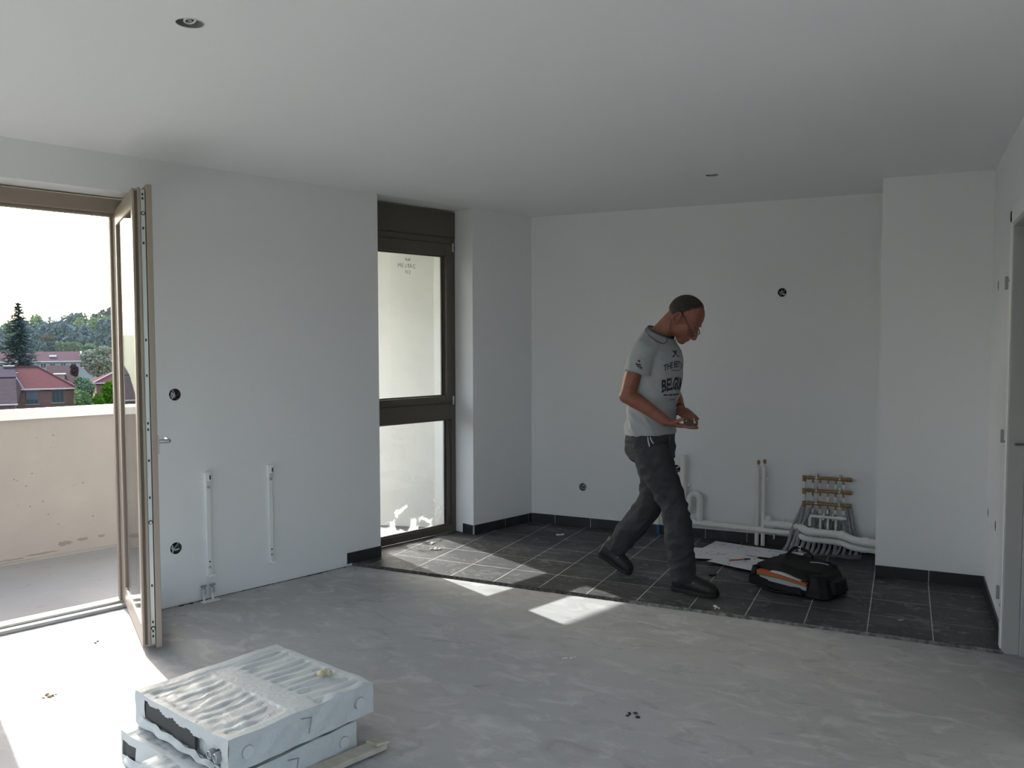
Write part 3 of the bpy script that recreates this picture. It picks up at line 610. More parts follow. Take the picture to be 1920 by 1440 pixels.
# manifold: three brass bars with five branches each
stubx = [-.576, -.527, -.476, -.425, -.374]
MY = 6.222
for bi, (z, lab) in enumerate(((.523, 'top brass manifold bar on the back wall'), (.432, 'middle brass manifold bar on the back wall'), (.341, 'bottom brass manifold bar on the back wall'))):
    root = empty('manifold_bar', (-.48, MY, z), lab, 'manifold', 'brass manifold bars')
    MB().tube([(-.632, MY, z), (-.335, MY, z)], .0115, 14).build('bar', M_brass, root, smooth=True)
    MB().tube([(-.36, MY, z), (-.355, MY, z), (-.325, MY, z), (-.318, MY, z)], [.0115, .015, .015, .010], 8).build('end_cap', M_brass, root)
    MB().tube([(-.606, MY, z), (-.594, MY, z)], .0165, 6).build('union_nut', M_brass, root)
    MB().tube([(-.634, MY, z + .012), (-.634, MY, z - .028)], .0125, 12).build('elbow', M_brass, root, smooth=True)
    for x in stubx:
        MB().tube([(x, MY, z - .008), (x, MY, z - .038)], .0065, 10).build('branch', M_brass, root, smooth=True)
        MB().tube([(x, MY, z - .036), (x + .001, MY, z - .066)], .0072, 10).build('branch_tube', M_pvc, root, smooth=True)
    for x in (-.553, -.400): MB().tube([(x - .006, MY, z), (x + .006, MY, z)], .0135, 12).build('clamp', M_steel, root, smooth=True); MB().box((x - .006, MY, z - .024), (x + .006, YB, z + .022)).build('clamp', M_steel, root)
for z0, z1 in ((.495, .448), (.404, .357)): pass
MB().tube([(-.634, MY, .494), (-.634, MY, .447)], .010, 12).build('riser_tube', M_pvc, label='white riser tube between the top and middle manifold bars', cat='tube', smooth=True, group='white riser tubes of the manifold')
MB().tube([(-.634, MY, .403), (-.634, MY, .356)], .010, 12).build('riser_tube', M_pvc, label='white riser tube between the middle and bottom manifold bars', cat='tube', smooth=True, group='white riser tubes of the manifold')
pm = empty('plastic_manifold', (-.47, 6.20, .18), 'small white plastic manifold below the brass bars', 'manifold')
MB().tube([(-.588, 6.195, .185), (-.588, 6.195, .245)] + arc((-.578, 6.195, .245), .010, math.pi, math.pi / 2, X, Z, 4) + [(-.40, 6.195, .255)], .0105, 12).build('bar', M_pvc, pm, smooth=True)
MB().tube([(-.405, 6.195, .255), (-.372, 6.195, .255)], .014, 12).build('end_cap', M_pvc, pm, smooth=True); MB().tube([(-.372, 6.195, .255), (-.352, 6.195, .253)], .010, 12).build('end_cap', M_pvc, pm, smooth=True)
for x in (-.50, -.437): MB().tube([(x, 6.195, .235), (x, 6.195, .28)], .006, 10).build('bleed_screw', M_pvc, pm, smooth=True)
for x in (-.52, -.47, -.418): MB().tube([(x, 6.198, .248), (x, 6.198, .215), (x, 6.198, .21), (x, 6.2, .15)], [.006, .006, .009, .008], 10).build('branch', M_pvc, pm, smooth=True)
# grey conduits fanning from the floor to the manifold
cd = [(-.735, 6.16, -.648), (-.705, 6.15, -.632), (-.675, 6.14, -.60), (-.638, 6.135, -.575), (-.60, 6.135, -.552), (-.565, 6.14, -.527), (-.53, 6.15, -.50), (-.495, 6.16, -.476), (-.46, 6.165, -.45), (-.425, 6.17, -.425), (-.395, 6.18, -.40), (-.365, 6.19, -.374), (-.325, 6.20, -.345), (-.285, 6.215, -.325)]
nums = ['first', 'second', 'third', 'fourth', 'fifth', 'sixth', 'seventh', 'eighth', 'ninth', 'tenth', 'eleventh', 'twelfth', 'thirteenth', 'last']
for k, (x0, y0, x1) in enumerate(cd):
    top = .325 if k in (0, 1, 12, 13) else .20 + .10 * ((k * 7) % 5) / 4
    wob = random.uniform(-.012, .012)
    pts = smoothpath([(x0 - .012 + wob, y0 - .03 + wob, 0.0), (x0 + .008, y0, .055), (x0 * .55 + x1 * .45 + wob, y0 * .4 + 6.235 * .6, .15), (x1 - wob, 6.256, top)], 5)
    MB().tube(pts, .0135 if k < 5 else .0095 + .003 * (k % 2), 12).build('conduit', M_pvcgrey, label=f'{nums[k]} grey conduit from the left, rising from the floor to the manifold', cat='conduit', group='grey conduits under the manifold', smooth=True)
# plinth of rough mortar around the conduit feet
rp = MB(); n = 40
for k in range(n):
    x = -.76 + .50 * k / n; y = 6.125 + random.uniform(-.015, .02); s = random.uniform(.012, .022)
    rp.ell((x, y, .002), (s, 0, 0), (0, s * 1.2, 0), (0, 0, random.uniform(.005, .012)), 8, 5)
rp.box((-.76, 6.13, 0), (-.25, YB - .012, .008))
rp.build('mortar_bed', mat('grey_mortar', (0.16, 0.16, 0.155), 0.95, bump=(60, .4, .01)), label='low rough mortar bed around the conduit feet', cat='mortar')

# ================================================================== papers, pen, bag
M_paper = mat('paper', (0.72, 0.73, 0.78), 0.7); M_ink = mat('ink', (0.05, 0.05, 0.06), 0.8); M_inkb = mat('ink_blue', (0.10, 0.20, 0.27), 0.8); M_inkg = mat('ink_grey', (0.35, 0.36, 0.38), 0.8)
def sheet(c, ang, wd, ht, z, label, curl, prints):
    root = empty('plan_sheet', (c[0], c[1], z), label, 'paper', 'plan sheets on the kitchen floor')
    ex = Vector((math.cos(ang), math.sin(ang), 0)); ey = Vector((-ex.y, ex.x, 0)); nu, nv = 14, 10
    def H(a, b): return z + curl[0] * (0.5 + 0.5 * math.sin(a * 5.0 + curl[2])) * abs(a) ** 1.5 + curl[1] * max(0, abs(b) - .3) ** 1.3
    def P(a, b, e=0.0): q = Vector((c[0], c[1], 0)) + ex * a * wd + ey * b * ht; return (q.x, q.y, H(a, b) + e)
    vs = [P(-.5 + i / nu, -.5 + j / nv) for j in range(nv + 1) for i in range(nu + 1)]
    vs2 = [(v[0], v[1], v[2] - .0006) for v in vs]; o = len(vs)
    fs = [(j * (nu + 1) + i, j * (nu + 1) + i + 1, (j + 1) * (nu + 1) + i + 1, (j + 1) * (nu + 1) + i) for j in range(nv) for i in range(nu)]
    MB().add(vs, fs).add(vs2, fs).build('sheet', M_paper, root, smooth=False)
    mbs = {0: MB(), 1: MB(), 2: MB()}
    for (a0, b0, a1, b1, w, kk) in prints:
        d = Vector((a1 - a0, b1 - b0)); L = max(d.length, 1e-4); nn = Vector((-d.y, d.x)) / L * w; st = 6; up, dn = [], []
        for t in range(st + 1):
            a = a0 + d.x * t / st; b = b0 + d.y * t / st; up.append(P(a + nn.x, b + nn.y, .0006)); dn.append(P(a - nn.x, b - nn.y, .0006))
        mbs[kk].add(up + dn, [(t, t + 1, st + 2 + t, st + 1 + t) for t in range(st)])
    for kk, mm in ((0, M_ink), (1, M_inkb), (2, M_inkg)):
        if mbs[kk].v: mbs[kk].build('printed_plan', mm, root, kind='stuff')
def plan(n, seed):
    rr = random.Random(seed); out = []
    for _ in range(n):
        a, b = rr.uniform(-.4, .35), rr.uniform(-.4, .4)
        if rr.random() < .5: out.append((a, b, a + rr.uniform(.04, .18), b, .009, rr.choice((0, 0, 2))))
        else: out.append((a, b, a, b + rr.uniform(.03, .12), .008, rr.choice((0, 2))))
    for _ in range(n): a, b = rr.uniform(-.4, .4), rr.uniform(-.4, .4); out.append((a, b, a + .032, b + .004, .016, 0 if rr.random() < .6 else 2))
    return out
sheet((-1.07, 6.02), -.20, .42, .297, .004, 'plan sheet at the back, nearest the white pipes', (.004, .02, 1.0), plan(8, 1) + [(-.35, -.2, .3, -.2, .008, 0)])
sheet((-.80, 5.99), -.06, .36, .25, .007, 'plan sheet with furniture symbols right beside the black bag', (.003, .015, 2.0), plan(12, 2))
sheet((-1.16, 5.80), .22, .40, .30, .011, 'large plan sheet nearest the front shoe of the man, curled edge', (.012, .03, .6), plan(5, 3) + [(-.1, -.05, .25, .1, .010, 1), (.08, .02, .12, -.05, .008, 1)])
sheet((-.93, 5.64), -.33, .42, .30, .015, 'front plan sheet lying under the orange pen', (.010, .02, 2.6), plan(10, 4) + [(.1, .25, .35, .3, .03, 1)])
pen = empty('ballpoint_pen', (-.99, 5.62, .030), 'orange ballpoint pen with a dark cap on the plans', 'pen')
p0, p1 = Vector((-1.035, 5.585, .034)), Vector((-.915, 5.685, .034)); dd = (p1 - p0)
MB().tube([p0, p0 + dd * .06, p0 + dd * .72], [.002, .0048, .0048], 10).build('barrel', mat('orange_plastic', (0.55, 0.12, 0.02), 0.4), pen, smooth=True)
MB().tube([p0 + dd * .72, p1], .0055, 10).build('cap', mat('navy_plastic', (0.02, 0.025, 0.08), 0.4), pen, smooth=True)
ph_ = empty('pocket_tool', (-1.081, 5.292, 0), 'small black object lying on the tile joint near the front shoe', 'tool')
MB().obox((-1.083, 5.296, .006), (.020, .008, 0), (-.004, .010, 0), (0, 0, .006)).build('body', M_black, ph_, bevel=.003); MB().tube([(-1.07, 5.30, .008), (-1.055, 5.303, .012)], .004, 8).build('tip', M_black, ph_)

M_bag = mat('black_nylon', (0.006, 0.006, 0.007), 0.65, bump=(220, .25, .002), noise=(12, 4, .45, .7), col2=(.009, .009, .010), spec=.25)
BA = R(-20); bx = Vector((math.cos(BA), math.sin(BA), 0)); by = Vector((-bx.y, bx.x, 0)); BC = Vector((-.555, 5.27, 0))
def BP(a, b, z): return BC + bx * a + by * b + Z * z
bag = empty('document_bag', BC, 'black soft document bag lying open on the tiles beside the plans', 'bag')
body = MB()
def bslab(pts_lo, pts_hi):                 # closed slab between two outlines given in bag coordinates
    n = len(pts_lo); vs = [BP(*p) for p in pts_lo] + [BP(*p) for p in pts_hi]
    body.add(vs, [tuple(range(n - 1, -1, -1)), tuple(range(n, 2 * n))] + [(i, (i + 1) % n, n + (i + 1) % n, n + i) for i in range(n)])
oct_ = lambda w0, w1, d0, d1, c: [(w0 + c, d0), (w1 - c, d0), (w1, d0 + c), (w1, d1 - c), (w1 - c, d1), (w0 + c, d1), (w0, d1 - c), (w0, d0 + c)]
# tray with a turned-up front lip
lo = oct_(-.215, .225, -.165, .15, .06); hi = oct_(-.235, .235, -.185, .16, .05)
bslab([(a, b, .0) for a, b in lo], [(a, b, .045) for a, b in hi])
bslab([(-.235, -.195, .02), (.12, -.205, .012), (.12, -.16, .012), (-.235, -.15, .02)], [(-.232, -.19, .075), (.10, -.198, .055), (.10, -.17, .055), (-.232, -.165, .075)])
# left corner gusset, back wall, right block
bslab([(-.245, -.17, .03), (-.205, -.19, .03), (-.20, .14, .02), (-.24, .13, .02)], [(-.235, -.145, .118), (-.20, -.15, .118), (-.19, .12, .13), (-.225, .11, .13)])
bslab([(-.22, .09, .02), (.22, .09, .02), (.22, .16, .02), (-.22, .16, .02)], [(-.18, .09, .155), (.18, .09, .15), (.17, .14, .145), (-.17, .14, .15)])
bslab([(a, b, .01) for a, b in oct_(.10, .255, -.19, .14, .035)], [(a, b, .128) for a, b in oct_(.11, .215, -.15, .12, .04)])
bslab([(a, b, .03) for a, b in oct_(.22, .282, -.10, .06, .015)], [(a, b, .10) for a, b in oct_(.22, .270, -.09, .05, .015)])
# flap over the top, peaked in the middle
bslab([(-.225, -.13, .112), (.0, -.165, .120), (.14, -.17, .098), (.20, -.10, .10), (.18, .14, .12), (-.18, .14, .13)], [(-.215, -.11, .134), (-.06, -.12, .158), (.08, -.125, .145), (.17, -.08, .140), (.15, .10, .165), (-.13, .11, .172)])
remeshed(body, 'shell', M_bag, .0055, 2, parent=bag)
MB().tube(smoothpath([BP(-.10, .03, .172), BP(-.07, .08, .215), BP(.0, .09, .205), BP(.05, .06, .178)]), .010, 10).build('carry_handle', M_bag, bag, smooth=True)
MB().tube(smoothpath([BP(.05, -.185, .012), BP(-.06, -.205, .008), BP(-.14, -.19, .02), BP(-.20, -.15, .05)]), .008, 8).build('shoulder_strap', M_bag, bag, smooth=True)
MB().obox(BP(-.045, .085, .215), bx * .010, by * .005, Z * .012).build('buckle', M_steel, bag, bevel=.002)
MB().tube([BP(.055 + .018 * math.cos(t), -.178, .05 + .018 * math.sin(t)) for t in np.linspace(0, 6.283, 17)], .002, 6, cap=False).build('ring', M_steel, bag, smooth=True)
MB().obox(BP(-.04, -.190, .028), bx * .018, by * .003, Z * .006).build('zip_pull', M_steel, bag, bevel=.002)
MB().tube(smoothpath([BP(.09, -.05, .180), BP(.13, -.02, .178), BP(.17, .02, .165)]), .003, 6).build('zip', M_steel, bag, smooth=True)
def leaf_slab(name, label, cat, a0, a1, b0, b1, z0, z1, dz, m):
    mb = MB(); n = 10; top = []; bot = []
    for i in range(n + 1):
        a = a0 + (a1 - a0) * i / n; bow = math.sin(math.pi * i / n) * .012
        for b in (b0 - bow * 1.5, b1): top.append(BP(a, b, z1 + dz * i / n + bow)); bot.append(BP(a, b, z0 + dz * i / n + bow * .7))
    vs = top + bot; o = len(top); fs = []
    for i in range(n):
        fs += [(2 * i, 2 * i + 2, 2 * i + 3, 2 * i + 1), (o + 2 * i, o + 2 * i + 1, o + 2 * i + 3, o + 2 * i + 2), (2 * i, o + 2 * i, o + 2 * i + 2, 2 * i + 2), (2 * i + 1, 2 * i + 3, o + 2 * i + 3, o + 2 * i + 1)]
    fs += [(0, 1, o + 1, o), (2 * n, o + 2 * n, o + 2 * n + 1, 2 * n + 1)]
    return mb.add(vs, fs).build(name, m, label=label, cat=cat)
leaf_slab('document_folder', 'orange folder sticking out of the open black bag', 'folder', -.190, .125, -.172, .03, .088, .106, -.024, mat('orange_card', (0.42, 0.085, 0.025), 0.7))
leaf_slab('document_folder', 'green folder below the orange one in the black bag', 'folder', -.188, .125, -.178, .03, .079, .086, -.018, mat('green_card', (0.12, 0.19, 0.10), 0.7))
leaf_slab('paper_sheaf', 'sheaf of white papers in a plastic sleeve at the bag mouth', 'paper', -.165, .13, -.182, .02, .056, .077, -.012, mat('sleeved_paper', (0.36, 0.38, 0.39), 0.25))
leaf_slab('paper_sheaf', 'thin white papers above the orange folder in the bag', 'paper', -.10, .09, -.172, .0, .109, .114, -.020, mat('white_paper', (0.6, 0.6, 0.58), 0.6))

# ================================================================== wrapped radiators
def film_mat():
    m = bpy.data.materials.new('packing_film'); m.use_nodes = True; t = m.node_tree; b = t.nodes['Principled BSDF']
    b.inputs['Base Color'].default_value = (0.56, 0.59, 0.60, 1); b.inputs['Roughness'].default_value = 0.5; b.inputs['Specular IOR Level'].default_value = .5
    g = t.nodes.new('ShaderNodeNewGeometry'); n = t.nodes.new('ShaderNodeTexNoise'); n.inputs['Scale'].default_value = 22; n.inputs['Detail'].default_value = 5; n.inputs['Distortion'].default_value = 1.2
    bp = t.nodes.new('ShaderNodeBump'); bp.inputs['Strength'].default_value = .5; bp.inputs['Distance'].default_value = .008
    t.links.new(g.outputs['Position'], n.inputs['Vector']); t.links.new(n.outputs['Fac'], bp.inputs['Height']); t.links.new(bp.outputs['Normal'], b.inputs['Normal'])
    MATS['film'] = m; return m
M_film = film_mat(); M_rad = mat('radiator_enamel', (0.62, 0.64, 0.64), 0.35); M_radgrey = mat('grey_fitting', (0.30, 0.31, 0.32), 0.5)
def radiator(name, label, cx, cy, ang, z0, hw, hd, hh, seed, tear):
    rr = random.Random(seed); ex = Vector((math.cos(ang), math.sin(ang), 0)); ey = Vector((-ex.y, ex.x, 0)); C0 = Vector((cx, cy, 0))
    def Q(a, b, z): return C0 + ex * a + ey * b + Z * z
    root = empty(name, (cx, cy, z0), label, 'radiator', 'plastic wrapped radiators stacked on the floor')
    # steel panel inside
    MB().obox(Q(0, 0, z0 + hh / 2), ex * (hw - .02), ey * (hd - .02), Z * (hh / 2 - .006)).build('steel_panel', M_rad, root, bevel=.004)
    # wrapped shell: grid over the top with ridges, skirts down the sides
    nx, ny = 72, 72; vs = []; fs = []
    def topz(u, v):
        a, b = u * hw, v * hd; z = z0 + hh
        ch = .5 + .5 * math.sin(a * 2 * math.pi / .052 + 1.3 * math.sin(b * 17 + seed) + .8 * math.sin(b * 9 + a * 6))
        band = 1 if (b < -.05 or b > .06) and -.80 < u < .88 and abs(v) < .9 else 0
        if b < -.05: ch = ch * .6 + .2 * math.sin(b * 70 + a * 12)
        flat = -.004 * band
        edge = .012 if u < -.84 else 0
        z += flat + band * .0115 * (ch - .5) * (.7 + .5 * math.sin(a * 40 + b * 13 + seed)) + edge * .3
        z += .0025 * math.sin(a * 33 + seed) * math.sin(b * 27) * (1 if abs(u) > .6 else .4)
        z += band * .007 * (.5 - abs(mnoise.noise(Vector((a * 16 + seed, b * 9, 0))))) * (1.3 if b < -.05 else .6)
        if u > .86 and v > .2: z += .007 * math.sin(b * 50 + seed) * math.sin((u - .86) / .14 * math.pi)
        return z
    for j in range(ny + 1):
        for i in range(nx + 1):
            u, v = -1 + 2 * i / nx, -1 + 2 * j / ny
            vs.append(Q(u * hw, v * hd, topz(u, v)))
    fs = [(j * (nx + 1) + i, j * (nx + 1) + i + 1, (j + 1) * (nx + 1) + i + 1, (j + 1) * (nx + 1) + i) for j in range(ny) for i in range(nx)]
    mb = MB().add(vs, fs)
    # skirts
    def side(path, nrm, torn):
        n = len(path); rows = 24; sv = []; 
        for r_ in range(rows + 1):
            for k, (a, b, zt) in enumerate(path):
                f = r_ / rows; off = (.0016 * math.sin(k * .5 + f * 7 + seed) + .0014 * math.sin(k * .23 + f * 3 + seed) + .001) * math.sin(min(1, f * 3) * math.pi / 2)
                zz = zt + (z0 + .002 - zt) * f
                q = Q(a, b, zz) + nrm * (off if 0 < r_ else 0)
                sv.append(q)
        sf = []
        for r_ in range(rows):
            for k in range(n - 1):
                if torn and torn(k / (n - 1), (r_ + .5) / rows): continue
                sf.append((r_ * n + k, r_ * n + k + 1, (r_ + 1) * n + k + 1, (r_ + 1) * n + k))
        mb.add(sv, sf)
    def zt(i, j): return vs[j * (nx + 1) + i].z
    side([(hw * (-1 + 2 * i / nx), -hd, zt(i, 0)) for i in range(nx + 1)], -ey, tear)
    side([(hw * (-1 + 2 * i / nx), hd, zt(i, ny)) for i in range(nx + 1)], ey, None)
    side([(-hw, hd * (-1 + 2 * j / ny), zt(0, j)) for j in range(ny + 1)], -ex, None)
    side([(hw, hd * (-1 + 2 * j / ny), zt(nx, j)) for j in range(ny + 1)], ex, None)
    o = mb.build('packing_film', M_film, root, smooth=True); o.modifiers.clear()
    # raised corner pads and diamonds seen through the film on the right side, pipe ends at the front
    for b in (-hd * .78, hd * .78):
        MB().tube([Q(hw + .002, b, z0 + hh * .5), Q(hw + .007, b, z0 + hh * .5)], .022, 20).build('end_cap', M_rad, root, smooth=True)
        MB().tube([Q(hw + .006, b + .0, z0 + hh * .5) + (ey * math.cos(t) + Z * math.sin(t)) * .021 for t in np.linspace(.5, 3.9, 14)], .0016, 5).build('cap_ring', M_radgrey, root)
    c = Q(hw + .006, -hd * .02, z0 + hh * .52)
    MB().tube([c + ey * -.02 + Z * .032, c + ey * .024 + Z * .022, c + ey * .012 - Z * .032], .0022, 5).build('pad_edge', M_radgrey, root)
    for a in (hw * .70, hw * .82):
        MB().tube([Q(a, -hd - .014, z0 + hh * .42), Q(a, -hd + .03, z0 + hh * .42)], .017, 18).build('pipe_end', M_radgrey, root, smooth=True)
        MB().tube([Q(a, -hd - .015, z0 + hh * .42) + (ex * math.cos(t) + Z * math.sin(t)) * .012 for t in np.linspace(0, 6.283, 17)], .002, 6, cap=False).build('pipe_ring', M_alu, root)
    MB().obox(Q(-hw * .3, -hd + .006, z0 + hh * .5), ex * (hw * .62), ey * .004, Z * (hh * .32)).build('front_cover', mat('opening_shade', (.05, .052, .054), .7), root)  # dark colour paints in the shade inside the torn opening
    # torn film lip under the opening
    if tear:
        lipv = []; n = 40
        for k in range(n + 1):
            f = .08 + .80 * k / n; a = hw * (-1 + 2 * f); hgt = hh * (.34 - .26 * f + .05 * math.sin(k * .9) * f)
            for r_ in range(4): lipv.append(Q(a, -hd - .006 - .016 * math.sin(r_ / 3 * math.pi) - .004 * math.sin(k * .6), z0 + .004 + hgt * r_ / 3))
        MB().add(lipv, [(k * 4 + r_, k * 4 + r_ + 1, (k + 1) * 4 + r_ + 1, (k + 1) * 4 + r_) for k in range(n) for r_ in range(3)]).build('torn_film', M_film, root, smooth=True)
    return root
def tear_up(f, r): 
    lo = .12 + .34 * f; hi = .66 + .26 * f
    return .10 < f < .93 and lo + .04 * math.sin(f * 40) < r < hi
def tear_lo(f, r): return f > .55 and .35 < r < .8 or (.0 < f < .16 and .3 < r < .75)
radiator('wrapped_radiator', 'bottom wrapped radiator of the stack, lying on the concrete', -2.17, 2.285, R(-12.5), ZF, .305, .285, .112, 3, tear_lo)
radiator('wrapped_radiator', 'top wrapped radiator of the stack, torn open at the front', -2.147, 2.344, R(-14.2), .106, .302, .302, .116, 1, tear_up)
# foam corner on the bottom radiator's front, scrap on the top
fc = empty('packing_corner', (-2.235, 2.02, ZF), 'crumpled white packing corner in front of the stacked radiators', 'packaging')
pm_ = MB(); pm_.ell((-2.235, 1.985, .05), (.075, -.02, 0), (.02, .050, 0), (0, 0, .05), 12, 8); pm_.obox((-2.22, 1.985, .040), (.065, -.015, 0), (.012, .045, 0), (0, 0, .050))
remeshed(pm_, 'crumpled_film', M_film, .008, 5, parent=fc)
sc_ = MB()
for k in range(7): sc_.ell((-1.965 + random.uniform(-.018, .018), 2.515 + random.uniform(-.02, .02), .232 + random.uniform(-.005, .012)), (random.uniform(.008, .016), 0, 0), (0, random.uniform(.008, .016), 0), (0, 0, random.uniform(.006, .012)), 8, 6)
remeshed(sc_, 'foam_scrap', mat('yellow_foam', (0.55, 0.48, 0.33), 0.9), .003, 1, off=(-1.965, 2.515, .225), label='yellowish foam scrap lying on the top radiator', cat='scrap')
sl = empty('wooden_batten', (-1.80, 2.36, ZF), 'pale wooden batten with a folded end beside the radiators', 'batten')
M_wood = mat('pale_wood', (0.50, 0.46, 0.38), 0.7, noise=(30, 3, .4, .7), col2=(.42, .38, .31))
MB().obox((-1.795, 2.36, .002), (.030, -.010, 0), (.065, .185, 0), (0, 0, .010)).build('strip', M_wood, sl, bevel=.002)
MB().obox((-1.735, 2.525, .018), (.034, -.010, .004), (.012, .022, .0), (0, 0, .006)).build('folded_end', M_wood, sl, bevel=.002)

# ================================================================== crumbs
def crumb(name, x, y, z, s, n, m, label, cat='debris'):
    mb = MB(); rr = random.Random(int(x * 1000))
    for _ in range(n):
        q = Vector((x + rr.uniform(-s, s) * 1.6, y + rr.uniform(-s, s) * 1.6, z)); r_ = rr.uniform(.25, .6) * s
        mb.ell(q + Z * r_ * .4, (r_ * rr.uniform(.8, 1.6), r_ * .3, 0), (-r_ * .2, r_ * .8, r_ * .2), (0, 0, r_ * .6), 6, 4)
    return mb.build(name, m, label=label, cat=cat)
M_crumb = mat('plaster_crumb', (0.62, 0.60, 0.55), 0.9); M_ocr = mat('ochre_crumb', (0.36, 0.29, 0.16), 0.9)
crumb('plaster_chip', -3.289, 2.336, ZF, .016, 6, M_ocr, 'ochre crumb on the sunlit concrete near the balcony door')
crumb('plaster_chip', -.967, 3.211, ZF, .014, 6, M_black, 'cluster of black crumbs in the middle of the concrete floor')
crumb('plaster_chip', -1.423, 3.667, ZF, .014, 7, M_crumb, 'pale plaster crumbs on the concrete left of the black crumbs')
crumb('plaster_chip', -2.379, 5.93, 0, .018, 5, M_crumb, 'whitish smear of plaster on the tiles near the back corner')
crumb('plaster_chip', -1.30, 3.02, ZF, .008, 2, M_crumb, 'tiny white crumb left of the black crumbs')
crumb('plaster_chip', -.92, 4.66, 0, .016, 6, M_crumb, 'crumbled plaster on the tiles in front of the front shoe')
crumb('plaster_chip', -3.02, 5.16, 0, .022, 9, M_crumb, 'white plaster crumbs on the sunlit tile under the window')
crumb('plaster_chip', -3.15, 5.28, 0, .020, 8, M_crumb, 'white plaster crumbs right at the window sill')
crumb('plaster_chip', -.0, 4.86, 0, .008, 5, M_crumb, 'specks of plaster on the tiles by the door frame')
crumb('twig', -3.66, 2.86, ZF, .010, 4, mat('twig_brown', (.12, .09, .06), .9), 'thin brown twig bits on the sunlit concrete by the threshold')

# ================================================================== the walking man
M_skin = mat('skin', (0.25, 0.090, 0.056), 0.5, noise=(18, 4, .4, .7), col2=(.20, .070, .043)); 
M_shirt = mat('grey_jersey', (0.33, 0.35, 0.362), 0.9, noise=(6, 5, .35, .7), col2=(.32, .338, .35), bump=(14, .35, .02))
M_jean = mat('charcoal_denim', (0.030, 0.032, 0.036), 0.9, noise=(7, 5, .45, .75), col2=(.052, .054, .058), bump=(16, .4, .02))
M_shoe = mat('black_leather', (0.012, 0.011, 0.011), 0.55, bump=(60, .3, .004)); M_sole = mat('shoe_sole', (0.018, 0.017, 0.016), 0.8)
M_hair = mat('grizzled_hair', (0.022, 0.018, 0.016), 0.9, noise=(120, 3, .45, .7), col2=(.060, .054, .050), bump=(260, .5, .003))
PY_ = 4.96
from mathutils import noise as mnoise
def wrinkle(o, amp, scl, seed=0.0, mask=None):
    """push the cloth surface in and out with stretched ridged noise"""
    me = o.data; off = wloc(o.parent) if o.parent else Vector((0, 0, 0)); nr = [v.normal.copy() for v in me.vertices]
    for v, n in zip(me.vertices, nr):
        p = v.co + off; k = mask(p) if mask else 1.0
        if k <= 0: continue
        q = Vector((p.x * scl[0] + seed, p.y * scl[1], p.z * scl[2] + p.x * scl[3]))
        h = 1 - abs(mnoise.noise(q)) * 2.2; h2 = mnoise.noise(q * 2.3 + Vector((5, 3, 1)))
        v.co += n * amp * k * (h * .8 + h2 * .45 - .35)
    me.update()
person = None
def V(*a): return Vector(a)
MF = V(math.cos(R(-9)), math.sin(R(-9)), 0); ML = V(-MF.y, MF.x, 0)     # forward and left of the man
body = MB()
def limb(pts, rs, seg=14, mb=None):
    (mb or body).tube(pts, rs, seg)
def balls(pts, rs, mb=None):
    for p, r in zip(pts, rs): (mb or body).ell(p, (r, 0, 0), (0, r, 0), (0, 0, r), 12, 8)
# trunk and legs under the clothes
body.loft([(V(-1.40, PY_, .86), MF * .115, ML * .15), (V(-1.39, PY_, 1.0), MF * .105, ML * .15), (V(-1.375, PY_, 1.2), MF * .11, ML * .155), (V(-1.365, PY_, 1.36), MF * .11, ML * .165), (V(-1.355, PY_, 1.46), MF * .085, ML * .14), (V(-1.345, PY_, 1.53), MF * .06, ML * .07)], 20)
hipR, hipL = V(-1.385, 4.87, .87), V(-1.385, 5.04, .87)
for ps, rs in (([hipR, V(-1.23, 4.875, .52), V(-1.20, 4.875, .33), V(-1.165, 4.885, .09)], [.085, .052, .05, .030]), ([hipL, V(-1.405, 5.055, .495), V(-1.54, 5.06, .31), V(-1.655, 5.06, .175)], [.085, .052, .05, .030])):
    limb(ps, rs); balls(ps, [r * 1.0 for r in rs])
limb([V(-1.165, 4.885, .09), V(-1.15, 4.885, .05), V(-1.04, 4.87, .04)], [.03, .028, .02]); limb([V(-1.655, 5.06, .175), V(-1.68, 5.06, .12), V(-1.61, 5.06, .06)], [.03, .026, .018])
# neck and head
nb = V(-1.362, PY_, 1.50); HC = V(-1.182, PY_ - .004, 1.640)
pt = R(46); hf0 = V(math.cos(pt), 0, -math.sin(pt)); hl = V(.09, .995, 0).normalized(); hf0 = (hf0 - hl * hf0.dot(hl)).normalized(); hu = hf0.cross(hl)
if hu.z < 0: hu = -hu
hf = hf0
def HP(f, l, u): return HC + hf * f + hl * l + hu * u
S = 1.06
limb([nb, V(-1.315, PY_, 1.555), HP(-.035, 0, -.06)], [.070, .062, .062], 16)
body.loft([(V(-1.36, PY_, 1.47), MF * .075, ML * .12), (V(-1.345, PY_, 1.525), MF * .062, ML * .075), (V(-1.325, PY_, 1.56), MF * .055, ML * .058)], 18)
body.ell(HP(-.008, 0, .008), hf * .104 * S, hl * .079 * S, hu * .100 * S, 24, 16)           # cranium
body.ell(HP(.040, 0, -.045), hf * .066 * S, hl * .064 * S, hu * .085 * S, 20, 14)           # face
body.ell(HP(.030, 0, -.085), hf * .058 * S, hl * .056 * S, hu * .050 * S, 18, 12)           # jaw
body.ell(HP(.082, 0, -.124), hf * .028 * S, hl * .028 * S, hu * .022 * S, 14, 10)           # chin
body.loft([(HP(.100, 0, -.006), hf * .012, hl * .011), (HP(.118, 0, -.034), hf * .014, hl * .012), (HP(.130, 0, -.058), hf * .016, hl * .016), (HP(.125, 0, -.071), hf * .014, hl * .018), (HP(.104, 0, -.080), hf * .014, hl * .018)], 14)   # nose
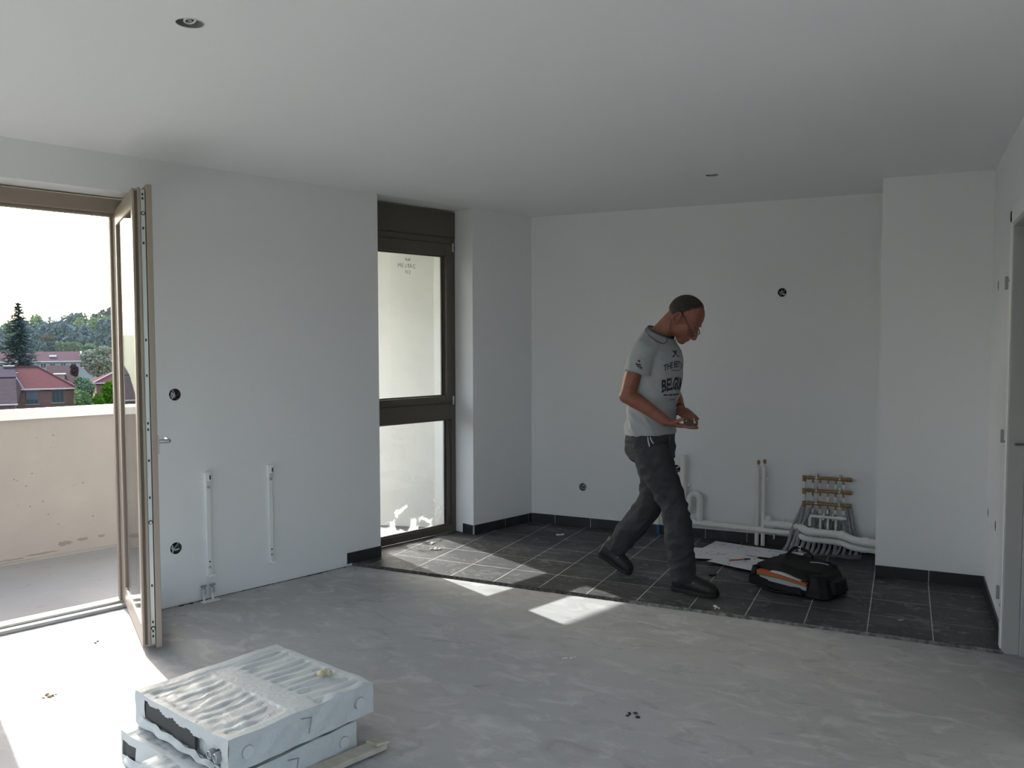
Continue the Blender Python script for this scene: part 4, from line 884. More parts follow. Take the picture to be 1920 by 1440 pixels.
for s_ in (-1, 1):
    body.ell(HP(.108, s_ * .013, -.067), hf * .010, hl * .009, hu * .008, 10, 8)               # nostrils
    body.ell(HP(.088, s_ * .034, .008), hf * .016, hl * .028, hu * .011, 12, 8)                # brow
    body.ell(HP(.086, s_ * .032, -.016), hf * .013, hl * .015, hu * .010, 12, 8)               # lids
    body.ell(HP(.070, s_ * .045, -.045), hf * .024, hl * .020, hu * .020, 12, 8)               # cheek
    # ear: rim + lobe, standing off the skull
    c = HP(-.010, s_ * .086, -.026)
    pts = [c + hf * (.018 * math.cos(t)) + hu * (.033 * math.sin(t)) + hl * s_ * .011 for t in np.linspace(0, 6.283, 15)]
    body.tube(pts, .0062, 8, cap=False); body.ell(c - hl * s_ * .002, hf * .016, hl * .008, hu * .028, 12, 8)
body.ell(HP(.082, 0, -.096), hf * .030, hl * .034, hu * .032, 16, 10); body.ell(HP(.110, 0, -.092), hf * .009, hl * .024, hu * .006, 12, 8); body.ell(HP(.106, 0, -.105), hf * .010, hl * .022, hu * .007, 12, 8)   # lips
# right arm, forearm and hand
shR, elR, wrR = V(-1.392, 4.785, 1.435), V(-1.478, 4.745, 1.168), V(-1.246, 4.790, 1.016)
arm = smoothpath([shR, (shR + elR) / 2 + V(-.012, 0, .0), elR], 5); rr_ = list(np.linspace(.058, .046, len(arm))); limb(arm, rr_)
balls([shR, elR + V(-.006, 0, .0)], [.060, .046])
fo = smoothpath([elR, elR * .62 + wrR * .38 + V(0, 0, .004), wrR], 5); limb(fo, list(np.concatenate([np.linspace(.046, .047, 4), np.linspace(.045, .030, len(fo) - 4)])))
hd = (V(-1.06, 4.80, .975) - wrR).normalized(); hs = V(-.25, -.93, .15); hs = (hs - hd * hs.dot(hd)).normalized(); hn = hd.cross(hs)   # along fingers, across palm (towards thumb side), palm normal
if hn.z < 0: hn = -hn
def fing(root, d1, lens, r, bend, axis, mb):
    p = Vector(root); d = Vector(d1).normalized(); pts = [p]
    for L_, bnd in zip(lens, bend):
        d = (Matrix.Rotation(bnd, 3, axis) @ d).normalized(); p = p + d * L_; pts.append(p)
    mb.tube(pts, [r * 1.08, r, r * .95, r * .82][:len(pts)], 10); 
    for q, k in zip(pts, (1.08, 1.02, .96, .84)): mb.ell(q, (r * k, 0, 0), (0, r * k, 0), (0, 0, r * k), 10, 6)
def hand(wr, hd, hs, hn, bends, thumb_dir, thumb_bend, k=1.0, mb=body):
    pc = wr + hd * .050 * k
    mb.loft([(wr - hd * .01, hs * .028, hn * .021), (wr + hd * .02, hs * .034, hn * .018), (wr + hd * .06, hs * .042, hn * .015), (wr + hd * .088, hs * .040, hn * .012)], 16)
    for i, (off, lens) in enumerate(((.031, (.040, .025, .020)), (.0105, (.045, .028, .021)), (-.0105, (.042, .026, .020)), (-.031, (.033, .020, .018)))):
        fing(wr + hd * .082 + hs * off, hd + hs * off * 1.6, lens, .0085 if i < 3 else .0075, bends[i], hs, mb)
    fing(wr + hd * .022 + hs * .030, thumb_dir, (.040, .032, .024), .0105, thumb_bend, hn, mb)
# fingers a little curled up around the phone, thumb on top
sgn = 1 if (Matrix.Rotation(.5, 3, hs) @ hd).dot(hn) > 0 else -1
hand(wrR, hd, hs, hn, [(.10 * sgn, .14 * sgn, .10 * sgn), (.06 * sgn, .12 * sgn, .1 * sgn), (.02 * sgn, .14 * sgn, .12 * sgn), (-.04 * sgn, .16 * sgn, .14 * sgn)], hd * .9 + hs * .30 + hn * .55, (-.1, -.1, -.1))
# left arm and hand
shL, elL, wrL = V(-1.375, 5.135, 1.435), V(-1.318, 5.185, 1.165), V(-1.222, 4.985, 1.075)
limb([shL, elL], [.058, .046]); balls([shL, elL], [.06, .046]); limb([elL, elL * .6 + wrL * .4, wrL], [.046, .045, .030])
hd2 = (V(-1.145, 4.90, 1.045) - wrL).normalized(); hs2 = V(.75, .55, .35); hs2 = (hs2 - hd2 * hs2.dot(hd2)).normalized(); hn2 = hd2.cross(hs2)
if hn2.z > 0: hn2 = -hn2                                     # palm down
sg2 = 1 if (Matrix.Rotation(.5, 3, hs2) @ hd2).dot(hn2) > 0 else -1
hand(wrL, hd2, hs2, hn2, [(.55 * sg2, .75 * sg2, .5 * sg2), (.7 * sg2, 1.0 * sg2, .7 * sg2), (.75 * sg2, 1.05 * sg2, .7 * sg2), (.8 * sg2, 1.1 * sg2, .7 * sg2)], hd2 * .8 + hs2 * .45 + hn2 * .5, (.15, .1, .1))
person = remeshed(body, 'person', M_skin, .0042, 3, off=(-1.33, PY_, 0), label='man in a grey printed T-shirt and dark jeans walking, looking down at a phone', cat='person')

# T-shirt
sh = MB()
def ts(x, z, a, b, tilt=0.0, y=PY_): return (V(x, y, z), MF * a + Z * tilt * a, ML * b)
sh.loft([ts(-1.398, .925, .148, .188, .07), ts(-1.398, .99, .145, .188, .04), ts(-1.388, 1.08, .143, .186), ts(-1.378, 1.18, .148, .192), ts(-1.370, 1.28, .155, .198), ts(-1.362, 1.37, .150, .205), ts(-1.358, 1.44, .132, .200, -.12), ts(-1.350, 1.49, .108, .160, -.3), ts(-1.343, 1.525, .085, .105, -.45), ts(-1.338, 1.54, .072, .080, -.5)], 36)
for ps, rs in (([V(-1.372, 4.83, 1.455), V(-1.392, 4.785, 1.43), V(-1.408, 4.762, 1.37), V(-1.422, 4.748, 1.30)], [.075, .079, .077, .079]), ([V(-1.362, 5.09, 1.455), V(-1.372, 5.135, 1.43), V(-1.362, 5.155, 1.37), V(-1.348, 5.172, 1.30)], [.075, .078, .076, .077])):
    sh.tube(ps, rs, 20); sh.ell(ps[1], (.078, 0, 0), (0, .075, 0), (0, 0, .075), 16, 10)
shirt = remeshed(sh, 'shirt', M_shirt, .006, 5, parent=person)
wrinkle(shirt, .010, (7, 7, 13, 9), 2.0, lambda p: 1.0 if p.z < 1.22 else max(.25, 1 - (p.z - 1.22) / .18))
col_pts = [V(-1.338, PY_, 1.542) + MF * (.074 * math.cos(t)) + ML * (.082 * math.sin(t)) - Z * (.036 * math.cos(t)) for t in np.linspace(0, 6.283, 33)]
MB().tube(col_pts, .0065, 8, cap=False).build('collar_band', mat('dark_collar', (.05, .052, .055), .9), shirt, smooth=True)
bvh = BVHTree.FromPolygons([tuple(shirt.matrix_world @ v.co + wloc(person)) if False else tuple(v.co + wloc(person)) for v in shirt.data.vertices], [tuple(p.vertices) for p in shirt.data.polygons])
M_print = mat('shirt_print', (.022, .024, .028), .9); M_red = mat('print_red', (.22, .03, .03), .9)
def chest(a, z):                          # a = arc length to the wearer's left of the breastbone, z = height; returns point on the shirt
    th = a / .165; d = (MF * math.cos(th) + ML * math.sin(th)).normalized(); o = V(-1.36, PY_, z)
    h = bvh.ray_cast(o + d * .5, -d, .6)
    return (h[0] + d * .0016) if h[0] is not None else o + d * .15
def print_text(txt, size, a0, z0, wd, m, name='print', arch=0.0, bold=0.0):
    cu = bpy.data.curves.new('t', 'FONT'); cu.body = txt; cu.size = 1.0; cu.align_x = 'CENTER'; cu.offset = bold; cu.resolution_u = 2
    ob = bpy.data.objects.new('t', cu); COL.objects.link(ob); dg = bpy.context.evaluated_depsgraph_get(); dg.update()
    me = bpy.data.meshes.new_from_object(ob.evaluated_get(dg)); bpy.data.objects.remove(ob); bpy.data.curves.remove(cu)
    bm = bmesh.new(); bm.from_mesh(me); bpy.data.meshes.remove(me)
    bmesh.ops.triangulate(bm, faces=bm.faces); bmesh.ops.subdivide_edges(bm, edges=[e for e in bm.edges if e.calc_length() > .15], cuts=1); bmesh.ops.triangulate(bm, faces=bm.faces)
    xs = [v.co.x for v in bm.verts]; w = max(xs) - min(xs); off = wloc(shirt)
    for v in bm.verts:
        ar = v.co.x / w * wd; zz = z0 + v.co.y * size - arch * ar * ar
        v.co = chest(a0 + ar, zz) - off           # left to right for someone facing the wearer: from his right to his left
    me2 = bpy.data.meshes.new(name); bm.to_mesh(me2); bm.free(); me2.materials.append(m)
    o = bpy.data.objects.new(name, me2); COL.objects.link(o); o.parent = shirt
    return o
print_text('THE BEST OF', .052, -.050, 1.335, .205, M_print, arch=2.2, bold=.022)
print_text('BELGIUM', .100, -.050, 1.205, .225, M_print, arch=1.2, bold=.034)
def print_strip(pts, w, m, name='print'):
    off = wloc(shirt); up = [chest(a, z + w) - off for a, z in pts]; dn = [chest(a, z - w) - off for a, z in pts]; n = len(pts)
    me = bpy.data.meshes.new(name); me.from_pydata([tuple(v) for v in up + dn], [], [(i, i + 1, n + 1 + i, n + i) for i in range(n - 1)]); me.materials.append(m)
    o = bpy.data.objects.new(name, me); COL.objects.link(o); o.parent = shirt
def seg(a0, z0, a1, z1, n=8): return [(a0 + (a1 - a0) * i / n, z0 + (z1 - z0) * i / n) for i in range(n + 1)]
print_strip(seg(-.10, 1.317, .0, 1.317), .0018, M_print); print_strip(seg(-.085, 1.142, -.01, 1.143), .0018, M_print)
for a0_, a1_ in ((-.145, -.118), (-.112, -.075), (-.068, -.040), (-.034, .0), (.006, .040)): print_strip(seg(a0_, 1.172, a1_, 1.172, 3), .0045, M_print)   # the small line of print is too blurred to read
# small crossed emblem under the neckline
for a0_, z0_, a1_, z1_, w_ in ((-.035, 1.435, .030, 1.400, .0035), (.035, 1.435, -.030, 1.400, .0035), (-.045, 1.397, -.012, 1.403, .003), (.012, 1.403, .045, 1.397, .003), (-.012, 1.425, .014, 1.422, .008)):
    print_strip(seg(a0_ - .045, z0_, a1_ - .045, z1_), w_, M_print)
# sleeve badge
def sleeve_pt(a, z):
    c = V(-1.412, 4.757, z); d = V(.30 + a, -1.0, 0).normalized(); h = bvh.ray_cast(c + d * .3, -d, .4); return h[0] + d * .0016 if h[0] is not None else c + d * .08
def sleeve_mark(pts, w, m):
    off = wloc(shirt); up = [sleeve_pt(a, z + w) - off for a, z in pts]; dn = [sleeve_pt(a, z - w) - off for a, z in pts]; n = len(pts)
    me = bpy.data.meshes.new('sleeve_badge'); me.from_pydata([tuple(v) for v in up + dn], [], [(i, i + 1, n + 1 + i, n + i) for i in range(n - 1)]); me.materials.append(m)
    o = bpy.data.objects.new('sleeve_badge', me); COL.objects.link(o); o.parent = shirt
sleeve_mark(seg(-.10, 1.377, .10, 1.372), .006, M_red); sleeve_mark(seg(-.26, 1.358, .16, 1.350), .0045, M_print); sleeve_mark(seg(-.16, 1.345, .30, 1.336), .0035, M_print); sleeve_mark(seg(.02, 1.333, .30, 1.328), .002, M_print)

# jeans
jn = MB()
jn.loft([(V(-1.398, PY_, .955), MF * .135, ML * .172), (V(-1.398, PY_, .90), MF * .143, ML * .180), (V(-1.395, PY_, .84), MF * .145, ML * .180), (V(-1.385, PY_, .78), MF * .125, ML * .165), (V(-1.375, PY_, .73), MF * .08, ML * .12)], 28)
def leg(ps, rs): 
    q = smoothpath(ps, 4); r_ = list(np.interp(np.linspace(0, len(ps) - 1, len(q)), range(len(ps)), rs)); jn.tube(q, r_, 22)
leg([V(-1.375, 4.875, .86), V(-1.335, 4.872, .74), V(-1.275, 4.870, .62), V(-1.228, 4.872, .515), V(-1.205, 4.876, .40), V(-1.196, 4.88, .30), V(-1.180, 4.885, .18), V(-1.172, 4.888, .075)], [.115, .112, .092, .082, .081, .082, .077, .074])
leg([V(-1.395, 5.04, .86), V(-1.400, 5.045, .74), V(-1.400, 5.05, .62), V(-1.412, 5.055, .505), V(-1.475, 5.058, .40), V(-1.545, 5.06, .31), V(-1.610, 5.06, .225), V(-1.662, 5.06, .165)], [.115, .108, .090, .083, .082, .080, .074, .070])
jn.ell(V(-1.465, 4.905, .85), (.075, 0, 0), (0, .085, 0), (0, 0, .095), 16, 10); jn.ell(V(-1.465, 5.02, .85), (.075, 0, 0), (0, .085, 0), (0, 0, .095), 16, 10)
jeans = remeshed(jn, 'jeans', M_jean, .006, 3, parent=person)
wrinkle(jeans, .011, (9, 9, 15, -8), 4.0, lambda p: 1.0 if p.z < .62 else .65)
MB().tube([V(-1.366, 4.79, .925), V(-1.357, 4.772, .90), V(-1.349, 4.770, .872)], .0032, 6).build('drawstring', mat('white_cord', (.6, .6, .58), .8), jeans, smooth=True)
MB().tube([V(-1.352, 4.79, .925), V(-1.338, 4.772, .905), V(-1.326, 4.772, .890)], .0032, 6).build('drawstring', MATS['white_cord'], jeans, smooth=True)
MB().tube(smoothpath([V(-1.252, 4.85, .94), V(-1.245, 4.845, .90), V(-1.255, 4.85, .86)]), .006, 8).build('key_strap', M_black, jeans, smooth=True)

# shoes
def shoe(heel, toe, up, side, leg_dir):
    leg_dir = Vector(leg_dir).normalized(); heel, toe, up, side = Vector(heel), Vector(toe), Vector(up).normalized(), Vector(side).normalized(); L_ = (toe - heel).length; d = (toe - heel) / L_
    def sp(t, h): return heel + d * L_ * t + up * h
    m1 = MB()
    m1.loft([(sp(.0, .045), side * .024, up * .036), (sp(.03, .055), side * .038, up * .056), (sp(.18, .062), side * .043, up * .068), (sp(.36, .060), side * .043, up * .066), (sp(.54, .050), side * .047, up * .052), (sp(.74, .041), side * .052, up * .044), (sp(.90, .034), side * .045, up * .036), (sp(1.0, .027), side * .024, up * .020)], 24)
    ca = side.cross(leg_dir).normalized(); m1.loft([(sp(.20, .05), side * .043, ca * .054), (sp(.20, .05) + leg_dir * .05, side * .045, ca * .056), (sp(.20, .05) + leg_dir * .10, side * .047, ca * .058)], 22)
    root = remeshed(m1, 'shoe', M_shoe, .006, 3, parent=person)
    m2 = MB()
    prof = [(-.01, .026), (.05, .036), (.2, .037), (.4, .035), (.6, .046), (.78, .051), (.92, .042), (1.01, .018)]
    poly = [sp(t, 0) + side * (w + .004) for t, w in prof] + [sp(t, 0) - side * (w + .004) for t, w in prof[::-1]]
    n = len(poly); m2.add(poly + [q + up * .024 for q in poly], [tuple(range(n)), tuple(range(n, 2 * n))] + [(i, (i + 1) % n, n + (i + 1) % n, n + i) for i in range(n)])
    m2.build('sole', M_sole, root, bevel=.004)
    for k in range(5):
        t = .40 + .06 * k; h = .122 - .012 * k
        MB().tube([sp(t, h - .018) + side * .028, sp(t + .015, h), sp(t, h - .018) - side * .028], .0028, 6).build('lace', M_sole, root)
    MB().tube([sp(.52, .07) - side * .045, sp(.53, .073) - side * .046], .004, 8).build('eyelet', M_alu, root)
shoe((-1.237, 4.905, .002), (-.962, 4.860, .002), (0, 0, 1), (.165, .986, 0), (-.06, 0, 1))
hu_ = V(-1.765, 5.06, .118); tt_ = V(-1.548, 5.06, .012)
shoe(hu_, tt_, V(.44, 0, .90), (0, 1, 0), (.62, 0, .78))

# hair: short cap with receding front
def short_hair(m):                         # short grizzled hair thins out towards the hairline
    t = m.node_tree; b = t.nodes['Principled BSDF']; o = t.nodes['Material Output']; at = t.nodes.new('ShaderNodeAttribute'); at.attribute_name = 'hair_cover'
    n = t.nodes.new('ShaderNodeTexNoise'); n.inputs['Scale'].default_value = 700; n.inputs['Detail'].default_value = 1; g_ = t.nodes.new('ShaderNodeNewGeometry'); t.links.new(g_.outputs['Position'], n.inputs['Vector'])
    ad = t.nodes.new('ShaderNodeMath'); ad.operation = 'ADD'; t.links.new(n.outputs['Fac'], ad.inputs[0]); t.links.new(at.outputs['Fac'], ad.inputs[1])
    st = t.nodes.new('ShaderNodeMapRange'); st.inputs['From Min'].default_value = .62; st.inputs['From Max'].default_value = 1.05; t.links.new(ad.outputs[0], st.inputs['Value'])
    tr = t.nodes.new('ShaderNodeBsdfTransparent'); mx = t.nodes.new('ShaderNodeMixShader'); t.links.new(st.outputs[0], mx.inputs[0]); t.links.new(tr.outputs[0], mx.inputs[1]); t.links.new(b.outputs[0], mx.inputs[2]); t.links.new(mx.outputs[0], o.inputs['Surface'])
short_hair(M_hair)
def hair_cap():
    bm = bmesh.new(); nu, nv = 120, 80; grid = {}; dl = bm.verts.layers.float.new('hair_cover')
    for j in range(nv + 1):
        ph = math.pi * j / nv
        for i in range(nu):
            th = 2 * math.pi * i / nu; f, l, u = math.sin(ph) * math.cos(th), math.sin(ph) * math.sin(th), math.cos(ph)
            # hairline: high receding front, down round the ears, low at the nape
            if f < -.25: lim = -.62
            elif f < .05: lim = -.62 + (f + .25) / .30 * .62
            else: lim = .0 + (f - .05) * 2.1
            lim += .10 * mnoise.noise(Vector((f * 5, l * 5, u * 5))) + .05 * mnoise.noise(Vector((f * 30, l * 30, u * 30)))
            if u < lim: continue
            k = 1.012 + .022 * min(1, (u - lim) / .35)
            grid[(i, j)] = bm.verts.new(HP(-.008 + f * .104 * S * k, l * .079 * S * k, .008 + u * .100 * S * k) - wloc(person))
            grid[(i, j)][dl] = min(1, max(0, (u - lim) / (.50 if f < .1 else .85))) * (1.0 if f < .5 else max(.3, 1 - (f - .5) * 1.6))
    for j in range(nv):
        for i in range(nu):
            q = [(i, j), ((i + 1) % nu, j), ((i + 1) % nu, j + 1), (i, j + 1)]
            if all(k in grid for k in q):
                try: bm.faces.new([grid[k] for k in q])
                except ValueError: pass
    bmesh.ops.remove_doubles(bm, verts=bm.verts, dist=.0003); bmesh.ops.recalc_face_normals(bm, faces=bm.faces)
    me = bpy.data.meshes.new('hair'); bm.to_mesh(me); bm.free(); me.materials.append(M_hair); me.polygons.foreach_set('use_smooth', [True] * len(me.polygons))
    o = bpy.data.objects.new('hair', me); COL.objects.link(o); o.parent = person
hair_cap()
# glasses low on the nose, cord round the neck
gl = empty('glasses', HP(.11, 0, -.03), None, None); gl.parent = person; gl.location = HP(.11, 0, -.03) - wloc(person)
M_gf = mat('glasses_frame', (.02, .02, .022), .35)
for s_ in (-1, 1):
    c = HP(.125, s_ * .036, -.040)
    MB().tube([c + hl * (.026 * math.cos(t)) + hu * (.017 * math.sin(t)) - hf * .006 * abs(math.cos(t)) for t in np.linspace(0, 6.283, 19)], .0018, 6, cap=False).build('rim', M_gf, gl, smooth=True)
    MB().loft([(c, hl * .025, hu * .016), (c + hf * .001, hl * .025, hu * .016)], 18).build('lens', M_glass, gl)
    MB().tube(smoothpath([HP(.118, s_ * .064, -.032), HP(.09, s_ * .081, -.020), HP(.02, s_ * .091, .004), HP(-.022, s_ * .092, .010), HP(-.035, s_ * .090, -.012)]), .0028, 8).build('temple', M_gf, gl, smooth=True)
    cp = smoothpath([V(-1.272, PY_ + s_ * .085, 1.490), V(-1.300, PY_ + s_ * .115, 1.470), V(-1.345, PY_ + s_ * .125, 1.485), V(-1.395, PY_ + s_ * .10, 1.535), V(-1.422, PY_ + s_ * .05, 1.57), V(-1.428, PY_, 1.578)])
    cp2 = []
    for q in cp:                                              # the cord lies on the shirt
        h = bvh.find_nearest(q); cp2.append(h[0] + (h[1] if h[1].dot(q - V(-1.345, PY_, 1.45)) > 0 else -h[1]) * .003 if h[0] is not None else q)
    MB().tube(smoothpath([HP(-.035, s_ * .090, -.012), HP(-.02, s_ * .088, -.07), (HP(-.02, s_ * .088, -.07) + cp2[0]) / 2]) + cp2, .0022, 6).build('neck_cord', M_gf, gl, smooth=True)
MB().tube([HP(.127, -.010, -.038), HP(.130, 0, -.035), HP(.127, .010, -.038)], .0016, 6).build('bridge', M_alu, gl, smooth=True)
MB().tube([wrL + (hs2 * math.cos(t) + hn2 * math.sin(t)) * .034 - hd2 * .012 for t in np.linspace(0, 6.283, 21)], .005, 8, cap=False).build('bracelet', M_gf, person, smooth=True)
phone = empty('mobile_phone', V(-1.115, 4.815, .985), 'small black mobile phone held in the right hand of the man', 'phone')
pc_ = wrR + hd * .132 + hn * .022 + hs * -.006
MB().obox(pc_, hd * .034, hs * .026, hn * .0105).build('case', M_black, phone, bevel=.003)
MB().obox(pc_ + hn * .0108, hd * .028, hs * .021, hn * .0004).build('screen', mat('screen_glass', (.01, .01, .012), .1), phone)

# ================================================================== outside: village and wooded hill
GZ = -9.6
M_grass = mat('meadow', (.05, .075, .02), .95, noise=(.05, 5, .4, .7), col2=(.04, .06, .015))
ED = Vector((-.816, .578, 0)); EE = Vector((.578, .816, 0))      # away from the flat, and along the street to the right
def EP(e, d, z): q = EE * e + ED * d; return Vector((q.x, q.y, z))
gm = MB(); gn = 24
def gh(d): return GZ if d < 150 else GZ + (d - 150) * .035
gv = [EP(-260 + 520 * i / gn, -60 + 620 * j / gn, gh(-60 + 620 * j / gn)) for j in range(gn + 1) for i in range(gn + 1)]
gm.add(gv, [(j * (gn + 1) + i, j * (gn + 1) + i + 1, (j + 1) * (gn + 1) + i + 1, (j + 1) * (gn + 1) + i) for j in range(gn) for i in range(gn)])
gm.build('ground', M_grass, kind='structure')

def leafmat(name, c, c2): return mat(name, c, .8, noise=(.6, 4, .35, .7), col2=c2, spec=.0)
LM = dict(dark=leafmat('leaf_dark', (.12, .165, .15), (.145, .195, .16)), blue=leafmat('leaf_hazed', (.15, .205, .205), (.18, .235, .22)), mid=leafmat('leaf_mid', (.17, .235, .14), (.20, .27, .15)), light=leafmat('leaf_light', (.20, .27, .12), (.235, .30, .14)), pale=leafmat('leaf_pale', (.25, .275, .21), (.30, .32, .24)), brown=leafmat('leaf_brown', (.13, .12, .085), (.16, .14, .09)), red=leafmat('leaf_plum', (.08, .055, .06), (.10, .075, .075)), bright=leafmat('leaf_bright', (.075, .17, .015), (.11, .21, .03)))  # forest greens lightened and blued, distance haze put into the leaf colour
M_bark = mat('bark', (.06, .05, .04), .9)
def leaves(blobs, n, size, seed):
    rng = np.random.default_rng(seed); vol = np.array([b[1][0] * b[1][2] for b in blobs]); cnt = np.maximum(1, (n * vol / vol.sum()).astype(int)); V_, F_ = [], []; base = 0
    for (c, r), k in zip(blobs, cnt):
        d = rng.normal(size=(k, 3)); d /= np.linalg.norm(d, axis=1)[:, None]; rad = rng.uniform(.55, 1.03, (k, 1)) ** .6
        lump = 1 + .16 * np.sin(d[:, :1] * 7 + seed) * np.sin(d[:, 1:2] * 6 + d[:, 2:3] * 5)
        P = np.array(c) + d * rad * lump * np.array(r)
        a = rng.normal(size=(k, 3)); a /= np.linalg.norm(a, axis=1)[:, None]; a = a * .7 + .3 * np.cross(d, [0, 0, 1.0]); b = np.cross(a, rng.normal(size=(k, 3))); b /= np.linalg.norm(b, axis=1)[:, None]
        s = size * rng.uniform(.6, 1.3, (k, 1)); q = np.stack([P - a * s - b * s * .5, P + a * s - b * s * .6, P + a * s * .8 + b * s * .6, P - a * s * .9 + b * s * .5], 1)
        V_.append(q.reshape(-1, 3)); F_.append(np.arange(k * 4).reshape(-1, 4) + base); base += k * 4
    return np.concatenate(V_), np.concatenate(F_)
def npmesh(name, v, f, m, parent):
    me = bpy.data.meshes.new(name); o0 = wloc(parent); v = v - np.array(o0)
    me.vertices.add(len(v)); me.vertices.foreach_set('co', v.ravel()); me.loops.add(f.size); me.loops.foreach_set('vertex_index', f.ravel().astype(np.int32))
    me.polygons.add(len(f)); me.polygons.foreach_set('loop_start', np.arange(0, f.size, 4, dtype=np.int32)); me.polygons.foreach_set('loop_total', np.full(len(f), 4, np.int32)); me.update(calc_edges=True)
    me.materials.append(m); o = bpy.data.objects.new(name, me); COL.objects.link(o); o.parent = parent; return o
def tree(name, e, d, ztop, zbot, wide, m, label, group=None, n=1800, size=.32, seed=1, base=None, cat='tree', deep=None):
    gz = base if base is not None else gh(d); root = empty(name, EP(e, d, gz), label, cat, group); rr = random.Random(seed)
    blobs = []; H = ztop - zbot; zc = (ztop + zbot) / 2
    blobs.append((tuple(EP(e, d, zc)), (wide * .38, wide * .38, H * .40)))
    for k in range(9):
        t = rr.uniform(0, 6.28); hh = rr.uniform(-.36, .36); w_ = wide * .5 * math.sqrt(max(.08, 1 - (hh / .5) ** 2)) * .62
        blobs.append((tuple(EP(e + math.cos(t) * w_, d + math.sin(t) * w_, zc + hh * H)), (wide * rr.uniform(.16, .24),) * 2 + (H * rr.uniform(.12, .19),)))
    v, f = leaves(blobs, n, size, seed); npmesh('crown', v, f, m, root)
    MB().tube([EP(e, d, gz), EP(e + .2, d, (gz + zbot) / 2), EP(e, d, zc)], [wide * .045, wide * .035, wide * .015], 8).build('trunk', M_bark, root, smooth=True)
    return root
# (along the street, away, crown top, crown foot, width, foliage, label, range), metres
TREES = [
(-10.11, 261.8, 7.91, -5.96, 7.22, 'blue', 'hazy blue-green forest tree left of the tall conifer', 262),
(-6.41, 269.92, 8.46, -4.79, 5.56, 'mid', 'yellow-green forest tree behind the tall conifer', 270),
(0.79, 274.99, 9.01, -0.44, 5.84, 'light', 'pale green forest tree just right of the conifer top', 275),
(3.7, 254.97, 8.22, -2.87, 6.48, 'blue', 'broad dark hazy blue-green forest tree below the tall crown', 255),
(6.95, 249.9, 7.01, -3.09, 6.2, 'blue', 'dark round forest tree in the middle of the hillside', 250),
(10.67, 264.78, 7.98, -0.4, 5.86, 'light', 'sunlit yellow-green forest tree in the middle of the hillside', 265),
(11.1, 244.74, 6.4, -3.32, 4.95, 'blue', 'shaded forest tree behind the pale garden tree', 245),
(15.33, 261.54, 8.86, -1.89, 5.9, 'light', 'sunlit forest tree near the door frame', 262),
(16.51, 239.42, 8.0, -3.69, 4.96, 'blue', 'deep green forest tree beside the door frame', 240),
(21.09, 249.1, 8.61, -4.67, 6.56, 'mid', 'forest tree seen through the pane of the open door', 250),
(10.88, 299.79, 11.53, 7.13, 6.6, 'dark', 'dark tall crown on the skyline in the middle', 300),
(17.22, 304.5, 11.45, 7.98, 3.12, 'dark', 'small dark crown on the skyline left of its neighbour', 305),
(20.17, 299.31, 11.86, 7.91, 4.64, 'dark', 'dark crown on the skyline by the door frame', 300),
(2.61, 224.98, 3.16, -1.97, 3.73, 'brown', 'brownish tree at the foot of the forest', 225),
(9.29, 224.8, 3.19, -1.39, 6.34, 'dark', 'low spreading dark cedar at the foot of the forest', 225),
(7.41, 209.86, 1.41, -2.14, 4.2, 'mid', 'low green tree behind the long terraced roof', 210),
(2.38, 204.98, 1.19, -2.0, 4.4, 'dark', 'dark green tree behind the left end of the terraced roof', 205),
(4.6, 214.94, 1.41, -1.71, 3.18, 'light', 'light green shrub tree behind the terraced roof', 215),
(10.27, 207.74, 0.94, -2.36, 3.59, 'mid', 'green tree behind the right end of the terraced roof', 208),
(-0.93, 239.99, 6.44, -4.16, 4.6, 'blue', 'forest tree half hidden by the conifer', 240),
(6.38, 111.81, 1.07, -3.27, 3.78, 'pale', 'pale silvery garden tree in front of the terrace', 112),
(3.67, 103.93, -1.12, -2.53, 0.83, 'red', 'small plum-coloured tree between the roofs', 104),
(3.72, 83.92, -1.58, -4.43, 1.86, 'mid', 'leafy green garden bush right of the brick house', 84),
(3.14, 77.93, -2.5, -4.35, 1.33, 'light', 'light green garden shrub beside the brick house wall', 78),
(5.23, 75.82, -1.58, -4.06, 1.73, 'bright', 'bright green round shrub in front of the right house', 76),
(4.25, 73.88, -2.75, -4.02, 0.98, 'bright', 'small bright green shrub below the right house', 74),
(6.57, 81.73, -1.47, -4.54, 1.29, 'mid', 'green shrub seen through the pane of the open door', 82),
]
for i, (e, d, zt, zb, wd, mk, lab, D) in enumerate(TREES):
    far = D > 150
    if 230 < D < 290: zb = min(zb, -4.5); wd *= 1.3
    if D >= 295: zb = -1.0; wd *= 1.25
    tree('forest_tree' if far else ('garden_tree' if wd > 2.5 or mk == 'red' else 'garden_shrub'), e, d, zt, zb, wd, LM[mk], lab, 'trees of the wooded hillside' if far else 'garden trees and shrubs', n=3400 if far else 3600, size=.42 if far else (.17 if mk == 'pale' else .11), seed=i + 3, cat='tree' if far or wd > 2.5 else 'shrub')

